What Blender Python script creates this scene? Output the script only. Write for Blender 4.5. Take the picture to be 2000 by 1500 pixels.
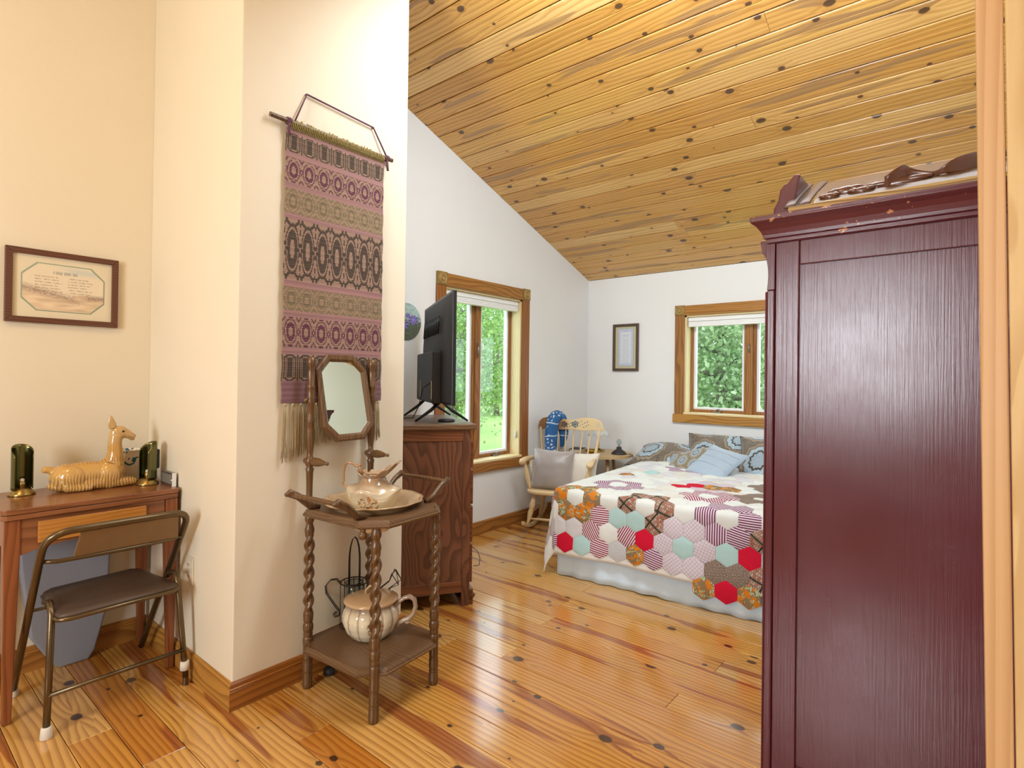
import bpy, bmesh, math, random
import numpy as np
from mathutils import Vector, Matrix, Quaternion, noise as mnoise
random.seed(7)
rng = np.random.default_rng(7)
PI = math.pi
SC = bpy.context.scene
for o in list(bpy.data.objects):
    bpy.data.objects.remove(o, do_unlink=True)
COL = SC.collection

# ------------------------------------------------------------------ camera
cd = bpy.data.cameras.new('camera')
cam = bpy.data.objects.new('camera', cd)
COL.objects.link(cam)
cr = Vector((0.7710751, 0.6366142, 0.0128693))
cdn = Vector((0.0053840, 0.0136919, -0.9998918))
cf = Vector((-0.6367215, 0.7710609, 0.0071299))
Mx = Matrix.Identity(4)
for i in range(3):
    Mx[i][0] = cr[i]; Mx[i][1] = -cdn[i]; Mx[i][2] = -cf[i]
Mx[2][3] = 1.25
cam.matrix_world = Mx
cd.sensor_width = 36.0
cd.lens = 1.0905 / 2.0 * 36.0
cd.shift_y = -0.009625
cd.clip_start = 0.02
cd.clip_end = 200
SC.camera = cam

# ------------------------------------------------------------------ light
SC.view_settings.view_transform = 'Standard'
SC.view_settings.look = 'None'
SC.view_settings.gamma = 1.0
SC.view_settings.use_curve_mapping = False
SC.view_settings.exposure = 0.0
w = bpy.data.worlds.new('world'); SC.world = w; w.use_nodes = True
wn = w.node_tree.nodes['Background']
wn.inputs[0].default_value = (0.82, 0.91, 1.0, 1)
wn.inputs[1].default_value = 4.5

def lamp(name, kind, loc, target, energy, color, size=1.0, size_y=None):
    l = bpy.data.lights.new(name, kind)
    l.energy = energy; l.color = color
    if kind == 'AREA':
        l.shape = 'RECTANGLE' if size_y else 'SQUARE'
        l.size = size
        if size_y: l.size_y = size_y
    elif kind == 'POINT': l.shadow_soft_size = size
    o = bpy.data.objects.new(name, l); COL.objects.link(o)
    o.location = loc
    d = Vector(target) - Vector(loc)
    o.rotation_euler = d.to_track_quat('-Z', 'Y').to_euler()
    return o
sun = lamp('sun', 'SUN', (6, -4, 9), (0, 2, 0), 2.6, (1.0, 0.96, 0.88)); sun.data.angle = 0.05
# added unseen fill above the bedroom, then area-lamp daylight at the near-room window
lamp('bedroom_fill', 'AREA', (-0.75, 1.95, 3.18), (-1.35, 4.0, 0.6), 90, (0.80, 0.91, 1.0), 1.8, 0.6)
lamp('back_window_daylight', 'AREA', (-0.9, -2.50, 1.65), (-0.9, 2.0, 1.5), 88, (0.90, 0.95, 1.0), 1.0, 1.3)
lamp('near_room_lamp', 'AREA', (-1.5, -0.7, 3.2), (-2.2, 0.5, 0.6), 21, (1.0, 0.78, 0.48), 0.7)
lamp('near_room_fill', 'POINT', (1.2, -1.3, 2.5), (0, 0, 0), 19, (1.0, 0.90, 0.72), 0.25)  # added soft point fill, no ceiling lamp hangs there

# ------------------------------------------------------------------ helpers
def lin(c):
    if isinstance(c, str):
        c = [int(c[i:i+2], 16) for i in (0, 2, 4)]
    out = []
    for v in c[:3]:
        v = v / 255.0
        out.append(v / 12.92 if v <= 0.04045 else ((v + 0.055) / 1.055) ** 2.4)
    return (out[0], out[1], out[2], 1.0)

def newmat(name):
    m = bpy.data.materials.new(name); m.use_nodes = True
    nt = m.node_tree
    return m, nt, nt.nodes['Principled BSDF']

class NT:
    def __init__(s, nt): s.nt = nt
    def n(s, t, **kw):
        nd = s.nt.nodes.new(t)
        for k, v in kw.items(): setattr(nd, k, v)
        return nd
    def l(s, a, b): s.nt.links.new(a, b)
    def val(s, sock, v):
        if hasattr(v, 'is_output') or isinstance(v, bpy.types.NodeSocket): s.l(v, sock)
        else: sock.default_value = v
    def math(s, op, a, b=0.0, c=None, clamp=False):
        nd = s.n('ShaderNodeMath', operation=op); nd.use_clamp = clamp
        s.val(nd.inputs[0], a); s.val(nd.inputs[1], b)
        if c is not None: s.val(nd.inputs[2], c)
        return nd.outputs[0]
    def vmath(s, op, a, b):
        nd = s.n('ShaderNodeVectorMath', operation=op)
        s.val(nd.inputs[0], a); s.val(nd.inputs[1], b)
        return nd.outputs['Value'] if op in ('LENGTH', 'DISTANCE', 'DOT_PRODUCT') else nd.outputs[0]
    def noise(s, vec, scale, detail=2.0, rough=0.5, dist=0.0):
        nd = s.n('ShaderNodeTexNoise')
        if vec is not None: s.l(vec, nd.inputs['Vector'])
        nd.inputs['Scale'].default_value = scale; nd.inputs['Detail'].default_value = detail
        nd.inputs['Roughness'].default_value = rough; nd.inputs['Distortion'].default_value = dist
        return nd.outputs['Fac']
    def ramp(s, fac, stops, interp='LINEAR'):
        nd = s.n('ShaderNodeValToRGB'); s.l(fac, nd.inputs[0])
        cr_ = nd.color_ramp; cr_.interpolation = interp
        while len(cr_.elements) < len(stops): cr_.elements.new(0.5)
        for e, (p, c) in zip(cr_.elements, stops):
            e.position = p; e.color = lin(c) if not isinstance(c, (float, int)) else (c, c, c, 1)
        return nd.outputs[0]
    def mix(s, fac, a, b, blend='MIX'):
        nd = s.n('ShaderNodeMix', data_type='RGBA', blend_type=blend)
        s.val(nd.inputs['Factor'], fac)
        s.val(nd.inputs[6], a); s.val(nd.inputs[7], b)
        return nd.outputs[2]
    def smooth(s, v, a, b):
        nd = s.n('ShaderNodeMapRange', interpolation_type='SMOOTHSTEP')
        s.val(nd.inputs['Value'], v)
        nd.inputs['From Min'].default_value = a; nd.inputs['From Max'].default_value = b
        return nd.outputs[0]
    def obj(s): return s.n('ShaderNodeTexCoord').outputs['Object']
    def uv(s): return s.n('ShaderNodeTexCoord').outputs['UV']
    def scale(s, v, sc):
        nd = s.n('ShaderNodeMapping'); s.l(v, nd.inputs[0]); nd.inputs['Scale'].default_value = sc
        return nd.outputs[0]
    def sep(s, v):
        nd = s.n('ShaderNodeSeparateXYZ'); s.l(v, nd.inputs[0]); return nd.outputs
    def comb(s, x, y, z=0.0):
        nd = s.n('ShaderNodeCombineXYZ'); s.val(nd.inputs[0], x); s.val(nd.inputs[1], y); s.val(nd.inputs[2], z)
        return nd.outputs[0]
    def bump(s, h, strength=0.2, dist=0.01):
        nd = s.n('ShaderNodeBump'); s.l(h, nd.inputs['Height'])
        nd.inputs['Strength'].default_value = strength; nd.inputs['Distance'].default_value = dist
        return nd.outputs[0]
    def rand(s): return s.n('ShaderNodeObjectInfo').outputs['Random']

def plain(name, c, rough=0.5, metal=0.0, var=0.06, nscale=20, bump=0.0, coat=0.0, sheen=0.0, spec=None, bscale=None):
    m, nt, p = newmat(name); t = NT(nt)
    c = lin(c)
    n = t.noise(t.obj(), nscale, 3)
    a = tuple(min(1, x * (1 - var)) for x in c[:3]) + (1,)
    b = tuple(min(1, x * (1 + var)) for x in c[:3]) + (1,)
    t.l(t.mix(n, a, b), p.inputs['Base Color'])
    p.inputs['Roughness'].default_value = rough; p.inputs['Metallic'].default_value = metal
    if coat: p.inputs['Coat Weight'].default_value = coat; p.inputs['Coat Roughness'].default_value = 0.1
    if sheen: p.inputs['Sheen Weight'].default_value = sheen
    if spec is not None: p.inputs['Specular IOR Level'].default_value = spec
    if bump:
        n2 = t.noise(t.obj(), bscale or nscale * 3, 4)
        t.l(t.bump(n2, bump, 0.01), p.inputs['Normal'])
    return m

def wood(name, light, dark, axis='X', rough=0.4, freq=34.0, contrast=0.75, knots=0.0, tint=None, streak=None,
         coat=0.0, bump=0.05, stretch=0.10, warp=1.0, knotcol='3a2418', dust=None):
    """pine / oak: long axis = axis, per-object random offset"""
    m, nt, p = newmat(name); t = NT(nt)
    co = t.obj(); x, y, z = t.sep(co)
    if axis == 'X': L, A, Bc = x, y, z
    elif axis == 'Y': L, A, Bc = y, x, z
    else: L, A, Bc = z, x, y
    r = t.rand()
    off = t.math('MULTIPLY', r, 91.7)
    L = t.math('ADD', L, off); 
    A0 = t.math('ADD', A, t.math('MULTIPLY', r, 7.3))
    if axis == 'X' and knots:
        W = A0
    else:
        W = t.math('ADD', A0, t.math('MULTIPLY', Bc, 0.8))
    knot = None
    if knots:
        v2 = t.comb(t.math('MULTIPLY', L, 3.4), t.math('MULTIPLY', W, 8.0), 0)
        vo = t.n('ShaderNodeTexVoronoi'); vo.voronoi_dimensions = '2D'; vo.inputs['Scale'].default_value = 1.0
        vo.inputs['Randomness'].default_value = 0.9
        t.l(v2, vo.inputs['Vector'])
        dv = t.vmath('SUBTRACT', v2, vo.outputs['Position'])
        dx, dy, _ = t.sep(dv)
        dxm = t.math('DIVIDE', dx, 3.4); dym = t.math('DIVIDE', dy, 8.0)
        d = t.math('SQRT', t.math('ADD', t.math('MULTIPLY', t.math('MULTIPLY', dxm, dxm), 0.55), t.math('MULTIPLY', dym, dym)))
        nd = t.noise(t.comb(L, W, 0), 60, 2)
        d = t.math('ADD', d, t.math('MULTIPLY', t.math('SUBTRACT', nd, 0.5), 0.006))
        cr_, cg, cb = t.sep(vo.outputs['Color'])
        rad = t.math('MULTIPLY', t.math('MAXIMUM', t.math('SUBTRACT', cr_, 1 - knots), 0.0), 0.021 / max(knots, 0.01))
        knot = t.math('SUBTRACT', 1.0, t.smooth(t.math('DIVIDE', d, t.math('ADD', rad, 0.0001)), 0.75, 1.15))
        knot = t.math('MULTIPLY', knot, t.math('GREATER_THAN', rad, 0.003))
        ex = t.math('EXPONENT', t.math('MULTIPLY', t.math('DIVIDE', d, t.math('ADD', t.math('MULTIPLY', rad, 1.6), 0.004)), -1.0))
        bend = t.math('MULTIPLY', t.math('MULTIPLY', ex, t.math('SIGN', dy)), t.math('MULTIPLY', rad, 2.2))
        W2 = t.math('ADD', W, bend)
    else:
        W2 = W
    n1 = t.noise(t.comb(t.math('MULTIPLY', L, stretch * 9), t.math('MULTIPLY', W2, 5.0), off), 1.0, 2, 0.5)
    n2 = t.noise(t.comb(t.math('MULTIPLY', L, 2.5), t.math('MULTIPLY', W2, 160.0), 0), 1.0, 3, 0.6)
    ph = t.math('ADD', t.math('MULTIPLY', W2, freq), t.math('MULTIPLY', n1, 9.0 * warp))
    s = t.math('FRACT', ph)
    ring = t.math('MULTIPLY', t.smooth(s, 0.25, 0.92), t.math('SUBTRACT', 1.0, t.smooth(s, 0.93, 1.0)))
    g = t.math('MULTIPLY', t.math('ADD', t.math('MULTIPLY', ring, 0.75), t.math('MULTIPLY', n2, 0.35)), contrast)
    col = t.mix(g, lin(light), lin(dark))
    if tint:
        tn = t.ramp(t.math('FRACT', t.math('MULTIPLY', r, 17.31)), tint)
        col = t.mix(1.0, col, tn, 'MULTIPLY')
    if streak:
        sn = t.noise(t.comb(t.math('MULTIPLY', L, 0.9), t.math('MULTIPLY', W2, 11.0), 3.0), 1.0, 2, 0.5)
        sm = t.math('MULTIPLY', t.smooth(sn, 0.585, 0.62), 0.85)
        col = t.mix(sm, col, t.mix(g, lin(streak[0]), lin(streak[1])))
    if knot is not None:
        halo = t.math('MULTIPLY', ex, t.math('MULTIPLY', t.math('GREATER_THAN', rad, 0.003), 0.45))
        col = t.mix(halo, col, lin(dark))
        col = t.mix(t.math('MULTIPLY', knot, 0.9), col, lin(knotcol))
    t.l(col, p.inputs['Base Color'])
    rn = t.noise(co, 3.0, 3)
    t.l(t.math('ADD', t.math('MULTIPLY', rn, 0.16), rough - 0.08), p.inputs['Roughness'])
    if coat: p.inputs['Coat Weight'].default_value = coat; p.inputs['Coat Roughness'].default_value = 0.12
    if bump: t.l(t.bump(g, bump, 0.004), p.inputs['Normal'])
    return m

def link(o, parent=None, label=None, cat=None, group=None, kind=None):
    COL.objects.link(o)
    if parent is not None: o.parent = parent
    if label: o['label'] = label
    if cat: o['category'] = cat
    if group: o['group'] = group
    if kind: o['kind'] = kind
    return o

def root(name, label, cat, loc=(0, 0, 0), rz=0.0, group=None):
    o = bpy.data.objects.new(name, None); o.empty_display_size = 0.05
    o.location = loc; o.rotation_euler = (0, 0, rz)
    return link(o, None, label, cat, group)

def V(*a): return Vector(a)

class G:
    """geometry collector -> one mesh object"""
    def __init__(s): s.v = []; s.f = []; s.sm = []; s.mi = []
    def add(s, vs, fs, smooth=False, mi=0, M=None):
        b = len(s.v)
        for p in vs:
            p = Vector(p)
            if M is not None: p = M @ p
            s.v.append(p[:])
        for f in fs:
            s.f.append([i + b for i in f]); s.sm.append(smooth); s.mi.append(mi)
        return s
    def box(s, lo, hi, M=None, mi=0):
        x0, y0, z0 = lo; x1, y1, z1 = hi
        vs = [(x0,y0,z0),(x1,y0,z0),(x1,y1,z0),(x0,y1,z0),(x0,y0,z1),(x1,y0,z1),(x1,y1,z1),(x0,y1,z1)]
        return s.add(vs, [(0,3,2,1),(4,5,6,7),(0,1,5,4),(1,2,6,5),(2,3,7,6),(3,0,4,7)], False, mi, M)
    def cbox(s, c, d, M=None, mi=0):
        return s.box([c[i]-d[i]/2 for i in range(3)], [c[i]+d[i]/2 for i in range(3)], M, mi)
    def surf(s, fn, nu, nv, wrap=True, cap=False, M=None, mi=0, smooth=True, flip=False):
        """fn(a,b): a in 0..1 around (wrap) / across, b in 0..1 along"""
        na = nu if wrap else nu + 1
        vs = [fn(i / nu, j / nv) for j in range(nv + 1) for i in range(na)]
        fs = []
        for j in range(nv):
            for i in range(nu):
                i2 = (i + 1) % na if wrap else i + 1
                q = (j*na+i, j*na+i2, (j+1)*na+i2, (j+1)*na+i)
                fs.append(q[::-1] if flip else q)
        if cap and wrap:
            a = tuple(range(na))[::-1]; b = tuple(nv*na + i for i in range(na))
            fs.append(a[::-1] if flip else a); fs.append(b[::-1] if flip else b)
        return s.add(vs, fs, smooth, mi, M)
    def lathe(s, prof, n=24, c=(0, 0, 0), M=None, mi=0, cap=True, smooth=True):
        m = len(prof) - 1
        def fn(a, b):
            k = int(round(b * m)); r, z = prof[k]
            return (c[0] + r*math.cos(2*PI*a), c[1] + r*math.sin(2*PI*a), c[2] + z)
        return s.surf(fn, n, m, True, cap, M, mi, smooth)
    def tube(s, pts, r, n=8, closed=False, M=None, mi=0, flat=1.0):
        pts = [Vector(p) for p in pts]; m = len(pts)
        rs = r if isinstance(r, (list, tuple)) else [r] * m
        T = []
        for i in range(m):
            a = pts[(i-1) % m] if (closed or i > 0) else pts[i]
            b = pts[(i+1) % m] if (closed or i < m-1) else pts[i]
            d = (b - a)
            T.append(d.normalized() if d.length > 1e-9 else Vector((0, 0, 1)))
        u = T[0].orthogonal().normalized()
        vs = []
        for i in range(m):
            if i:
                q = T[i-1].rotation_difference(T[i]); u = q @ u
            u = (u - T[i] * u.dot(T[i])).normalized(); w_ = T[i].cross(u)
            for k in range(n):
                th = 2*PI*k/n
                vs.append(pts[i] + (u*math.cos(th) + w_*math.sin(th)*flat) * rs[i])
        fs = []
        for i in range(m if closed else m-1):
            for k in range(n):
                j = (i+1) % m
                fs.append((i*n+k, i*n+(k+1) % n, j*n+(k+1) % n, j*n+k))
        if not closed:
            fs.append(tuple(range(n))[::-1]); fs.append(tuple((m-1)*n+k for k in range(n)))
        return s.add(vs, fs, True, mi, M)
    def cyl(s, a, b, r0, r1=None, n=16, M=None, mi=0):
        a, b = Vector(a), Vector(b); r1 = r0 if r1 is None else r1
        q = (b-a).to_track_quat('Z', 'Y').to_matrix().to_4x4(); q.translation = a
        h = (b-a).length
        MM = (M @ q) if M is not None else q
        vs = [(r*math.cos(2*PI*k/n), r*math.sin(2*PI*k/n), z) for r, z in ((r0, 0), (r1, h)) for k in range(n)]
        fs = [(k, (k+1) % n, n+(k+1) % n, n+k) for k in range(n)]
        b0 = len(s.v)
        s.add(vs, fs, True, mi, MM)
        s.add(vs, [tuple(range(n))[::-1], tuple(range(n, 2*n))], False, mi, MM)
        return s
    def prism(s, poly, h0, h1, plane='XY', M=None, mi=0, smooth=False):
        n = len(poly)
        def P(a, b, h): return {'XY': (a, b, h), 'XZ': (a, h, b), 'YZ': (h, a, b)}[plane]
        vs = [P(a, b, h0) for a, b in poly] + [P(a, b, h1) for a, b in poly]
        fs = [tuple(range(n))[::-1], tuple(range(n, 2*n))]
        fs += [(k, (k+1) % n, n+(k+1) % n, n+k) for k in range(n)]
        return s.add(vs, fs, smooth, mi, M)
    def sphere(s, c, r, n=16, m=10, M=None, mi=0):
        r3 = r if isinstance(r, (tuple, list)) else (r, r, r)
        def fn(a, b):
            ph = -PI/2 + PI*b*0.9999 + 0.00001
            return (c[0]+r3[0]*math.cos(ph)*math.cos(2*PI*a), c[1]+r3[1]*math.cos(ph)*math.sin(2*PI*a), c[2]+r3[2]*math.sin(ph))
        return s.surf(fn, n, m, True, False, M, mi)
    def build(s, name, mats, parent=None, bevel=0.0, seg=2, label=None, cat=None, group=None, kind=None, fix=True, origin=None):
        me = bpy.data.meshes.new(name)
        vs = s.v
        if origin is not None:
            ov = Vector(origin); vs = [(Vector(p)-ov)[:] for p in vs]
        me.from_pydata(vs, [], s.f)
        for m in (mats if isinstance(mats, (list, tuple)) else [mats]): me.materials.append(m)
        me.polygons.foreach_set('use_smooth', s.sm); me.polygons.foreach_set('material_index', s.mi)
        if fix:
            bm = bmesh.new(); bm.from_mesh(me)
            bmesh.ops.recalc_face_normals(bm, faces=bm.faces); bm.to_mesh(me); bm.free()
        me.update()
        o = bpy.data.objects.new(name, me)
        if origin is not None: o.location = origin
        if bevel:
            b = o.modifiers.new('bevel', 'BEVEL'); b.width = bevel; b.segments = seg; b.limit_method = 'ANGLE'; b.angle_limit = 0.7
        return link(o, parent, label, cat, group, kind)

def copyobj(o, parent=None, **kw):
    c = o.copy(); COL.objects.link(c); c.parent = parent
    for k, v in kw.items():
        if k in ('label', 'group', 'category'): c[k] = v
    for ch in list(o.children): copyobj(ch, c)
    return c

def sheet(name, nu, nv, pos, colfn, parent=None, rough=0.8, bump=0.0, **kw):
    """printed / woven sheet: one colour per cell, colfn(U,V)->(n,3) sRGB 0..255"""
    us, vs_ = np.meshgrid(np.arange(nu+1)/nu, np.arange(nv+1)/nv)
    P = [pos(u, v) for u, v in zip(us.ravel(), vs_.ravel())]
    a = nu + 1
    F = [(j*a+i, j*a+i+1, (j+1)*a+i+1, (j+1)*a+i) for j in range(nv) for i in range(nu)]
    me = bpy.data.meshes.new(name); me.from_pydata(P, [], F)
    cu, cv = np.meshgrid((np.arange(nu)+.5)/nu, (np.arange(nv)+.5)/nv)
    c = np.clip(colfn(cu.ravel(), cv.ravel()) / 255.0, 0, 1)
    c = np.where(c <= 0.04045, c/12.92, ((c+0.055)/1.055)**2.4)
    at = me.color_attributes.new('Col', 'FLOAT_COLOR', 'CORNER')
    arr = np.ones((len(F)*4, 4), np.float32); arr[:, :3] = np.repeat(c, 4, axis=0)
    at.data.foreach_set('color', arr.ravel())
    key = 'print_%.2f_%.2f' % (rough, bump)
    m = bpy.data.materials.get(key)
    if m is None:
        m, nt, p = newmat(key); t = NT(nt)
        an = t.n('ShaderNodeAttribute', attribute_name='Col'); t.l(an.outputs['Color'], p.inputs['Base Color'])
        p.inputs['Roughness'].default_value = rough
        if bump: t.l(t.bump(t.noise(t.obj(), 260, 2), bump, 0.003), p.inputs['Normal'])
    me.materials.append(m)
    me.polygons.foreach_set('use_smooth', [True]*len(F))
    o = bpy.data.objects.new(name, me)
    return link(o, parent, **kw)

# ------------------------------------------------------------------ materials
M = {}
M['wall'] = plain('wall_paint', 'e8e8e6', 0.72, var=0.015, nscale=3, bump=0.04, bscale=90)
M['wallwarm'] = plain('wall_paint_cream', 'e2d8c2', 0.65, var=0.02, nscale=3, bump=0.05, bscale=90)
tint_c = [(0.0, 'ffffff'), (0.35, 'fff4d8'), (0.6, 'ecd8b0'), (0.85, 'fff8d8'), (1.0, 'dcc498')]
M['ceil'] = wood('knotty_pine_ceiling', 'f0c982', 'b67a30', 'X', 0.32, 38, 0.60, knots=0.70, tint=tint_c,
                 streak=('b98f5c', '8d6b46'), coat=0.25, knotcol='4a3426', warp=0.5)
tint_f = [(0.0, 'ffffff'), (0.3, 'fff0cc'), (0.55, 'f0d4a0'), (0.75, 'fff6d0'), (0.9, 'e4bc84'), (1.0, 'd4a06c')]
M['floor'] = wood('pine_floor', 'dcb06a', '96622a', 'X', 0.19, 46, 0.72, knots=0.45, tint=tint_f,
                  streak=('a05a2c', '70351a'), coat=0.8, knotcol='2c1712', bump=0.012, warp=0.5)
M['gap'] = plain('dark_joint', '33200f', 0.9)
M['trim'] = wood('stained_trim', 'b07c3c', '7a4c1c', 'Y', 0.42, 40, 0.8, tint=[(0, 'ffffff'), (1, 'f0d8b8')])
M['trimx'] = wood('stained_trim_x', 'c08e42', '865824', 'X', 0.42, 40, 0.8, tint=[(0, 'ffffff'), (1, 'f0d8b8')])
M['trimz'] = wood('stained_trim_z', 'a87439', '74481e', 'Z', 0.42, 40, 0.8, tint=[(0, 'ffffff'), (1, 'f0d8b8')])
M['block'] = wood('corner_block_wood', '9a7c40', '6e5426', 'Z', 0.4, 60, 0.7)
M['rosette'] = plain('rosette_wood', 'b8965a', 0.35, var=0.1)
M['rawz'] = wood('raw_pine_z', 'e8c68c', 'd0a468', 'Z', 0.55, 60, 0.55, stretch=0.05, warp=0.5)
M['raw'] = wood('pale_jamb', 'ead9a8', 'cfb47c', 'Z', 0.5, 50, 0.5)
M['jamb'] = wood('jamb_pine', 'd6b080', 'b78853', 'Z', 0.5, 55, 0.6, stretch=0.04, warp=0.5)
M['jamb2'] = wood('jamb_pine_pale', 'dcc08a', 'bd9458', 'Z', 0.55, 20, 0.6, stretch=0.12)
M['oak'] = wood('dark_oak', '735539', '3e2c1c', 'X', 0.36, 70, 0.55, bump=0.05, warp=1.2, stretch=0.2)
M['oakz'] = wood('dark_oak_z', '6c5034', '3a281a', 'Z', 0.36, 60, 0.6, bump=0.05)
M['turned'] = wood('turned_oak', '70502f', '3c2818', 'Z', 0.30, 60, 0.7, stretch=0.05, bump=0.1)
M['chest'] = wood('chest_oak', '734830', '482a1c', 'Z', 0.4, 22, 0.9, stretch=0.2, warp=1.3)
M['chestx'] = wood('chest_oak_x', '7f4b2a', '4c2815', 'X', 0.4, 40, 0.8)
M['desk'] = wood('walnut_veneer', '925c38', '60351e', 'Y', 0.3, 30, 0.7, coat=0.3)
M['deskz'] = wood('walnut_leg', '94552f', '65351b', 'Z', 0.35, 40, 0.7, coat=0.2)
M['drawer'] = wood('oak_drawer', 'c2853c', '9a5f24', 'Y', 0.35, 70, 0.6, coat=0.3)
M['white'] = plain('white_vinyl', 'e8eaec', 0.4, var=0.01)
M['blind'] = plain('blind_white', 'f0f0ee', 0.5, var=0.02)
M['black'] = plain('black_plastic', '17181a', 0.35, var=0.1)
M['blackmatte'] = plain('black_matte', '2a2829', 0.6, var=0.1)
M['wire'] = plain('dark_wire', '2b2220', 0.45, metal=0.6)
M['bronze'] = plain('bronze_tube', '6b5c44', 0.3, metal=0.85, var=0.2, nscale=8)
M['vinyl'] = plain('brown_vinyl_back', '7d6240', 0.5, var=0.12, nscale=14, bump=0.05)
M['vinyld'] = plain('dark_vinyl_seat', '4f3f34', 0.45, var=0.18, nscale=9, bump=0.08)
M['rubber'] = plain('white_rubber', 'dcd6ca', 0.6)
M['brassg'] = plain('green_brass', '6c6c46', 0.22, metal=0.95, var=0.25, nscale=7)
M['brass'] = plain('brass', 'a08a55', 0.28, metal=0.95, var=0.15, nscale=10)
M['steel'] = plain('grey_metal', '8e8d88', 0.35, metal=0.8)
M['plate'] = plain('outlet_plate', 'dcd0b8', 0.4, var=0.01)
M['greybin'] = plain('blue_grey_plastic', '8a8e98', 0.7, var=0.06, nscale=200)

m, nt, p = newmat('mirror_glass')
t = NT(nt); p.inputs['Metallic'].default_value = 1.0; p.inputs['Roughness'].default_value = 0.01
t.l(t.mix(t.noise(t.obj(), 5), lin('e6efe0'), lin('ecf4e6')), p.inputs['Base Color'])
M['mirror'] = m
m = bpy.data.materials.new('window_glass'); m.use_nodes = True; nt = m.node_tree; nt.nodes.clear(); t = NT(nt)
out = t.n('ShaderNodeOutputMaterial'); tr = t.n('ShaderNodeBsdfTransparent'); gl = t.n('ShaderNodeBsdfGlossy')
gl.inputs['Roughness'].default_value = 0.02; lw_ = t.n('ShaderNodeLayerWeight'); lw_.inputs['Blend'].default_value = 0.5
tr.inputs[0].default_value = (0.95, 0.98, 0.97, 1)
mx = t.n('ShaderNodeMixShader'); t.l(t.math('ADD', t.math('MULTIPLY', t.math('POWER', lw_.outputs['Facing'], 4.0), 0.6), 0.03), mx.inputs[0]); t.l(tr.outputs[0], mx.inputs[1]); t.l(gl.outputs[0], mx.inputs[2]); t.l(mx.outputs[0], out.inputs[0])
M['glass'] = m

# burgundy paint with brushed grain and worn chips
def paint(name, axis, chips):
    m, nt, p = newmat(name); t = NT(nt); co = t.obj()
    sc = {'Z': (190, 190, 3.0), 'X': (3.0, 190, 190)}[axis]
    g = t.noise(t.scale(co, sc), 1.0, 4, 0.65)
    base = t.mix(t.noise(co, 2.2, 3), lin('4e1f2a'), lin('632a35'))
    ch = t.noise(co, 34, 4, 0.6); mk = t.smooth(ch, chips, chips + 0.02)
    col = t.mix(mk, base, lin('c08a60')); t.l(col, p.inputs['Base Color'])
    t.l(t.math('ADD', 0.17, t.math('MULTIPLY', t.noise(co, 7, 3), 0.14)), p.inputs['Roughness'])
    t.l(t.bump(g, 0.16, 0.003), p.inputs['Normal'])
    p.inputs['Specular IOR Level'].default_value = 0.6
    return m
M['burg'] = paint('burgundy_paint', 'Z', 0.80)
M['burgx'] = paint('burgundy_paint_worn', 'X', 0.66)

# ------------------------------------------------------------------ room
XA = -3.042; YB = 4.90; XR = 0.20; PX = -2.127; PY0 = 0.957; PY1 = 1.755
SL = 0.36; ZE = 2.255
def zc(y): return ZE + SL * (YB - max(y, 0.0)) - (SL * (0 - y) if y < 0 else 0)
NY0 = -2.60; NXR = 2.40
W1 = (2.883, 3.805, 0.565, 1.935)   # y0,y1,z0,z1
W2 = (-2.020, -0.934, 0.940, 1.840) # x0,x1,z0,z1

def wall_strip(g, ax, k0, k1, a0, a1, z0, z1):
    """box between a0..a1 with top following the ceiling when z1 is None"""
    if ax == 'x':   # wall plane x = const, runs in y
        t0 = zc(a0) + 0.02 if z1 is None else z1; t1 = zc(a1) + 0.02 if z1 is None else z1
        g.prism([(a0, z0), (a1, z0), (a1, t1), (a0, t0)], k0, k1, 'YZ')
    else:
        t0 = zc((k0+k1)/2) + 0.03 if z1 is None else z1
        g.prism([(a0, z0), (a1, z0), (a1, t0), (a0, t0)], k0, k1, 'XZ')

g = G(); T = 0.17
wall_strip(g, 'x', XA-T, XA, 1.6, W1[0], 0, None)
wall_strip(g, 'x', XA-T, XA, W1[0], W1[1], 0, W1[2])
wall_strip(g, 'x', XA-T, XA, W1[0], W1[1], W1[3], None)
wall_strip(g, 'x', XA-T, XA, W1[1], YB+T, 0, None)
g.build('wall_left', M['wall'], kind='structure', label='white side wall of the bedroom with the tall window')
g = G()
wall_strip(g, 'x', XA-T, XA, NY0, 0.0, 0, None); wall_strip(g, 'x', XA-T, XA, 0.0, 1.6, 0, None)
g.build('wall_alcove', M['wallwarm'], kind='structure', label='cream alcove wall behind the small desk')
g = G()
wall_strip(g, 'y', YB, YB+T, XA-T, W2[0], 0, None)
wall_strip(g, 'y', YB, YB+T, W2[0], W2[1], 0, W2[2])
wall_strip(g, 'y', YB, YB+T, W2[0], W2[1], W2[3], None)
wall_strip(g, 'y', YB, YB+T, W2[1], XR+T, 0, None)
g.build('wall_back', M['wall'], kind='structure', label='white far wall behind the bed')
g = G(); g.prism([(PY0, 0), (PY1, 0), (PY1, zc(PY1)+.02), (PY0, zc(PY0)+.02)], XA, PX, 'YZ')
g.build('wall_pillar', M['wallwarm'], bevel=0.004, kind='structure', label='cream boxed-out wall carrying the woven hanging')
g = G(); wall_strip(g, 'x', XR, XR+T, 1.34, YB+T, 0, None)
g.build('wall_right', M['wall'], kind='structure')
g = G(); wall_strip(g, 'y', 1.345, 1.46, 0.09, NXR, 0, None)
g.build('wall_partition', M['wallwarm'], kind='structure')
g = G(); wall_strip(g, 'x', NXR, NXR+T, NY0, 0.0, 0, None); wall_strip(g, 'x', NXR, NXR+T, 0.0, 1.5, 0, None)
g.build('wall_near_right', M['wallwarm'], kind='structure')
WB = (-1.45, -0.35, 0.95, 2.30)
g = G()
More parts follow.
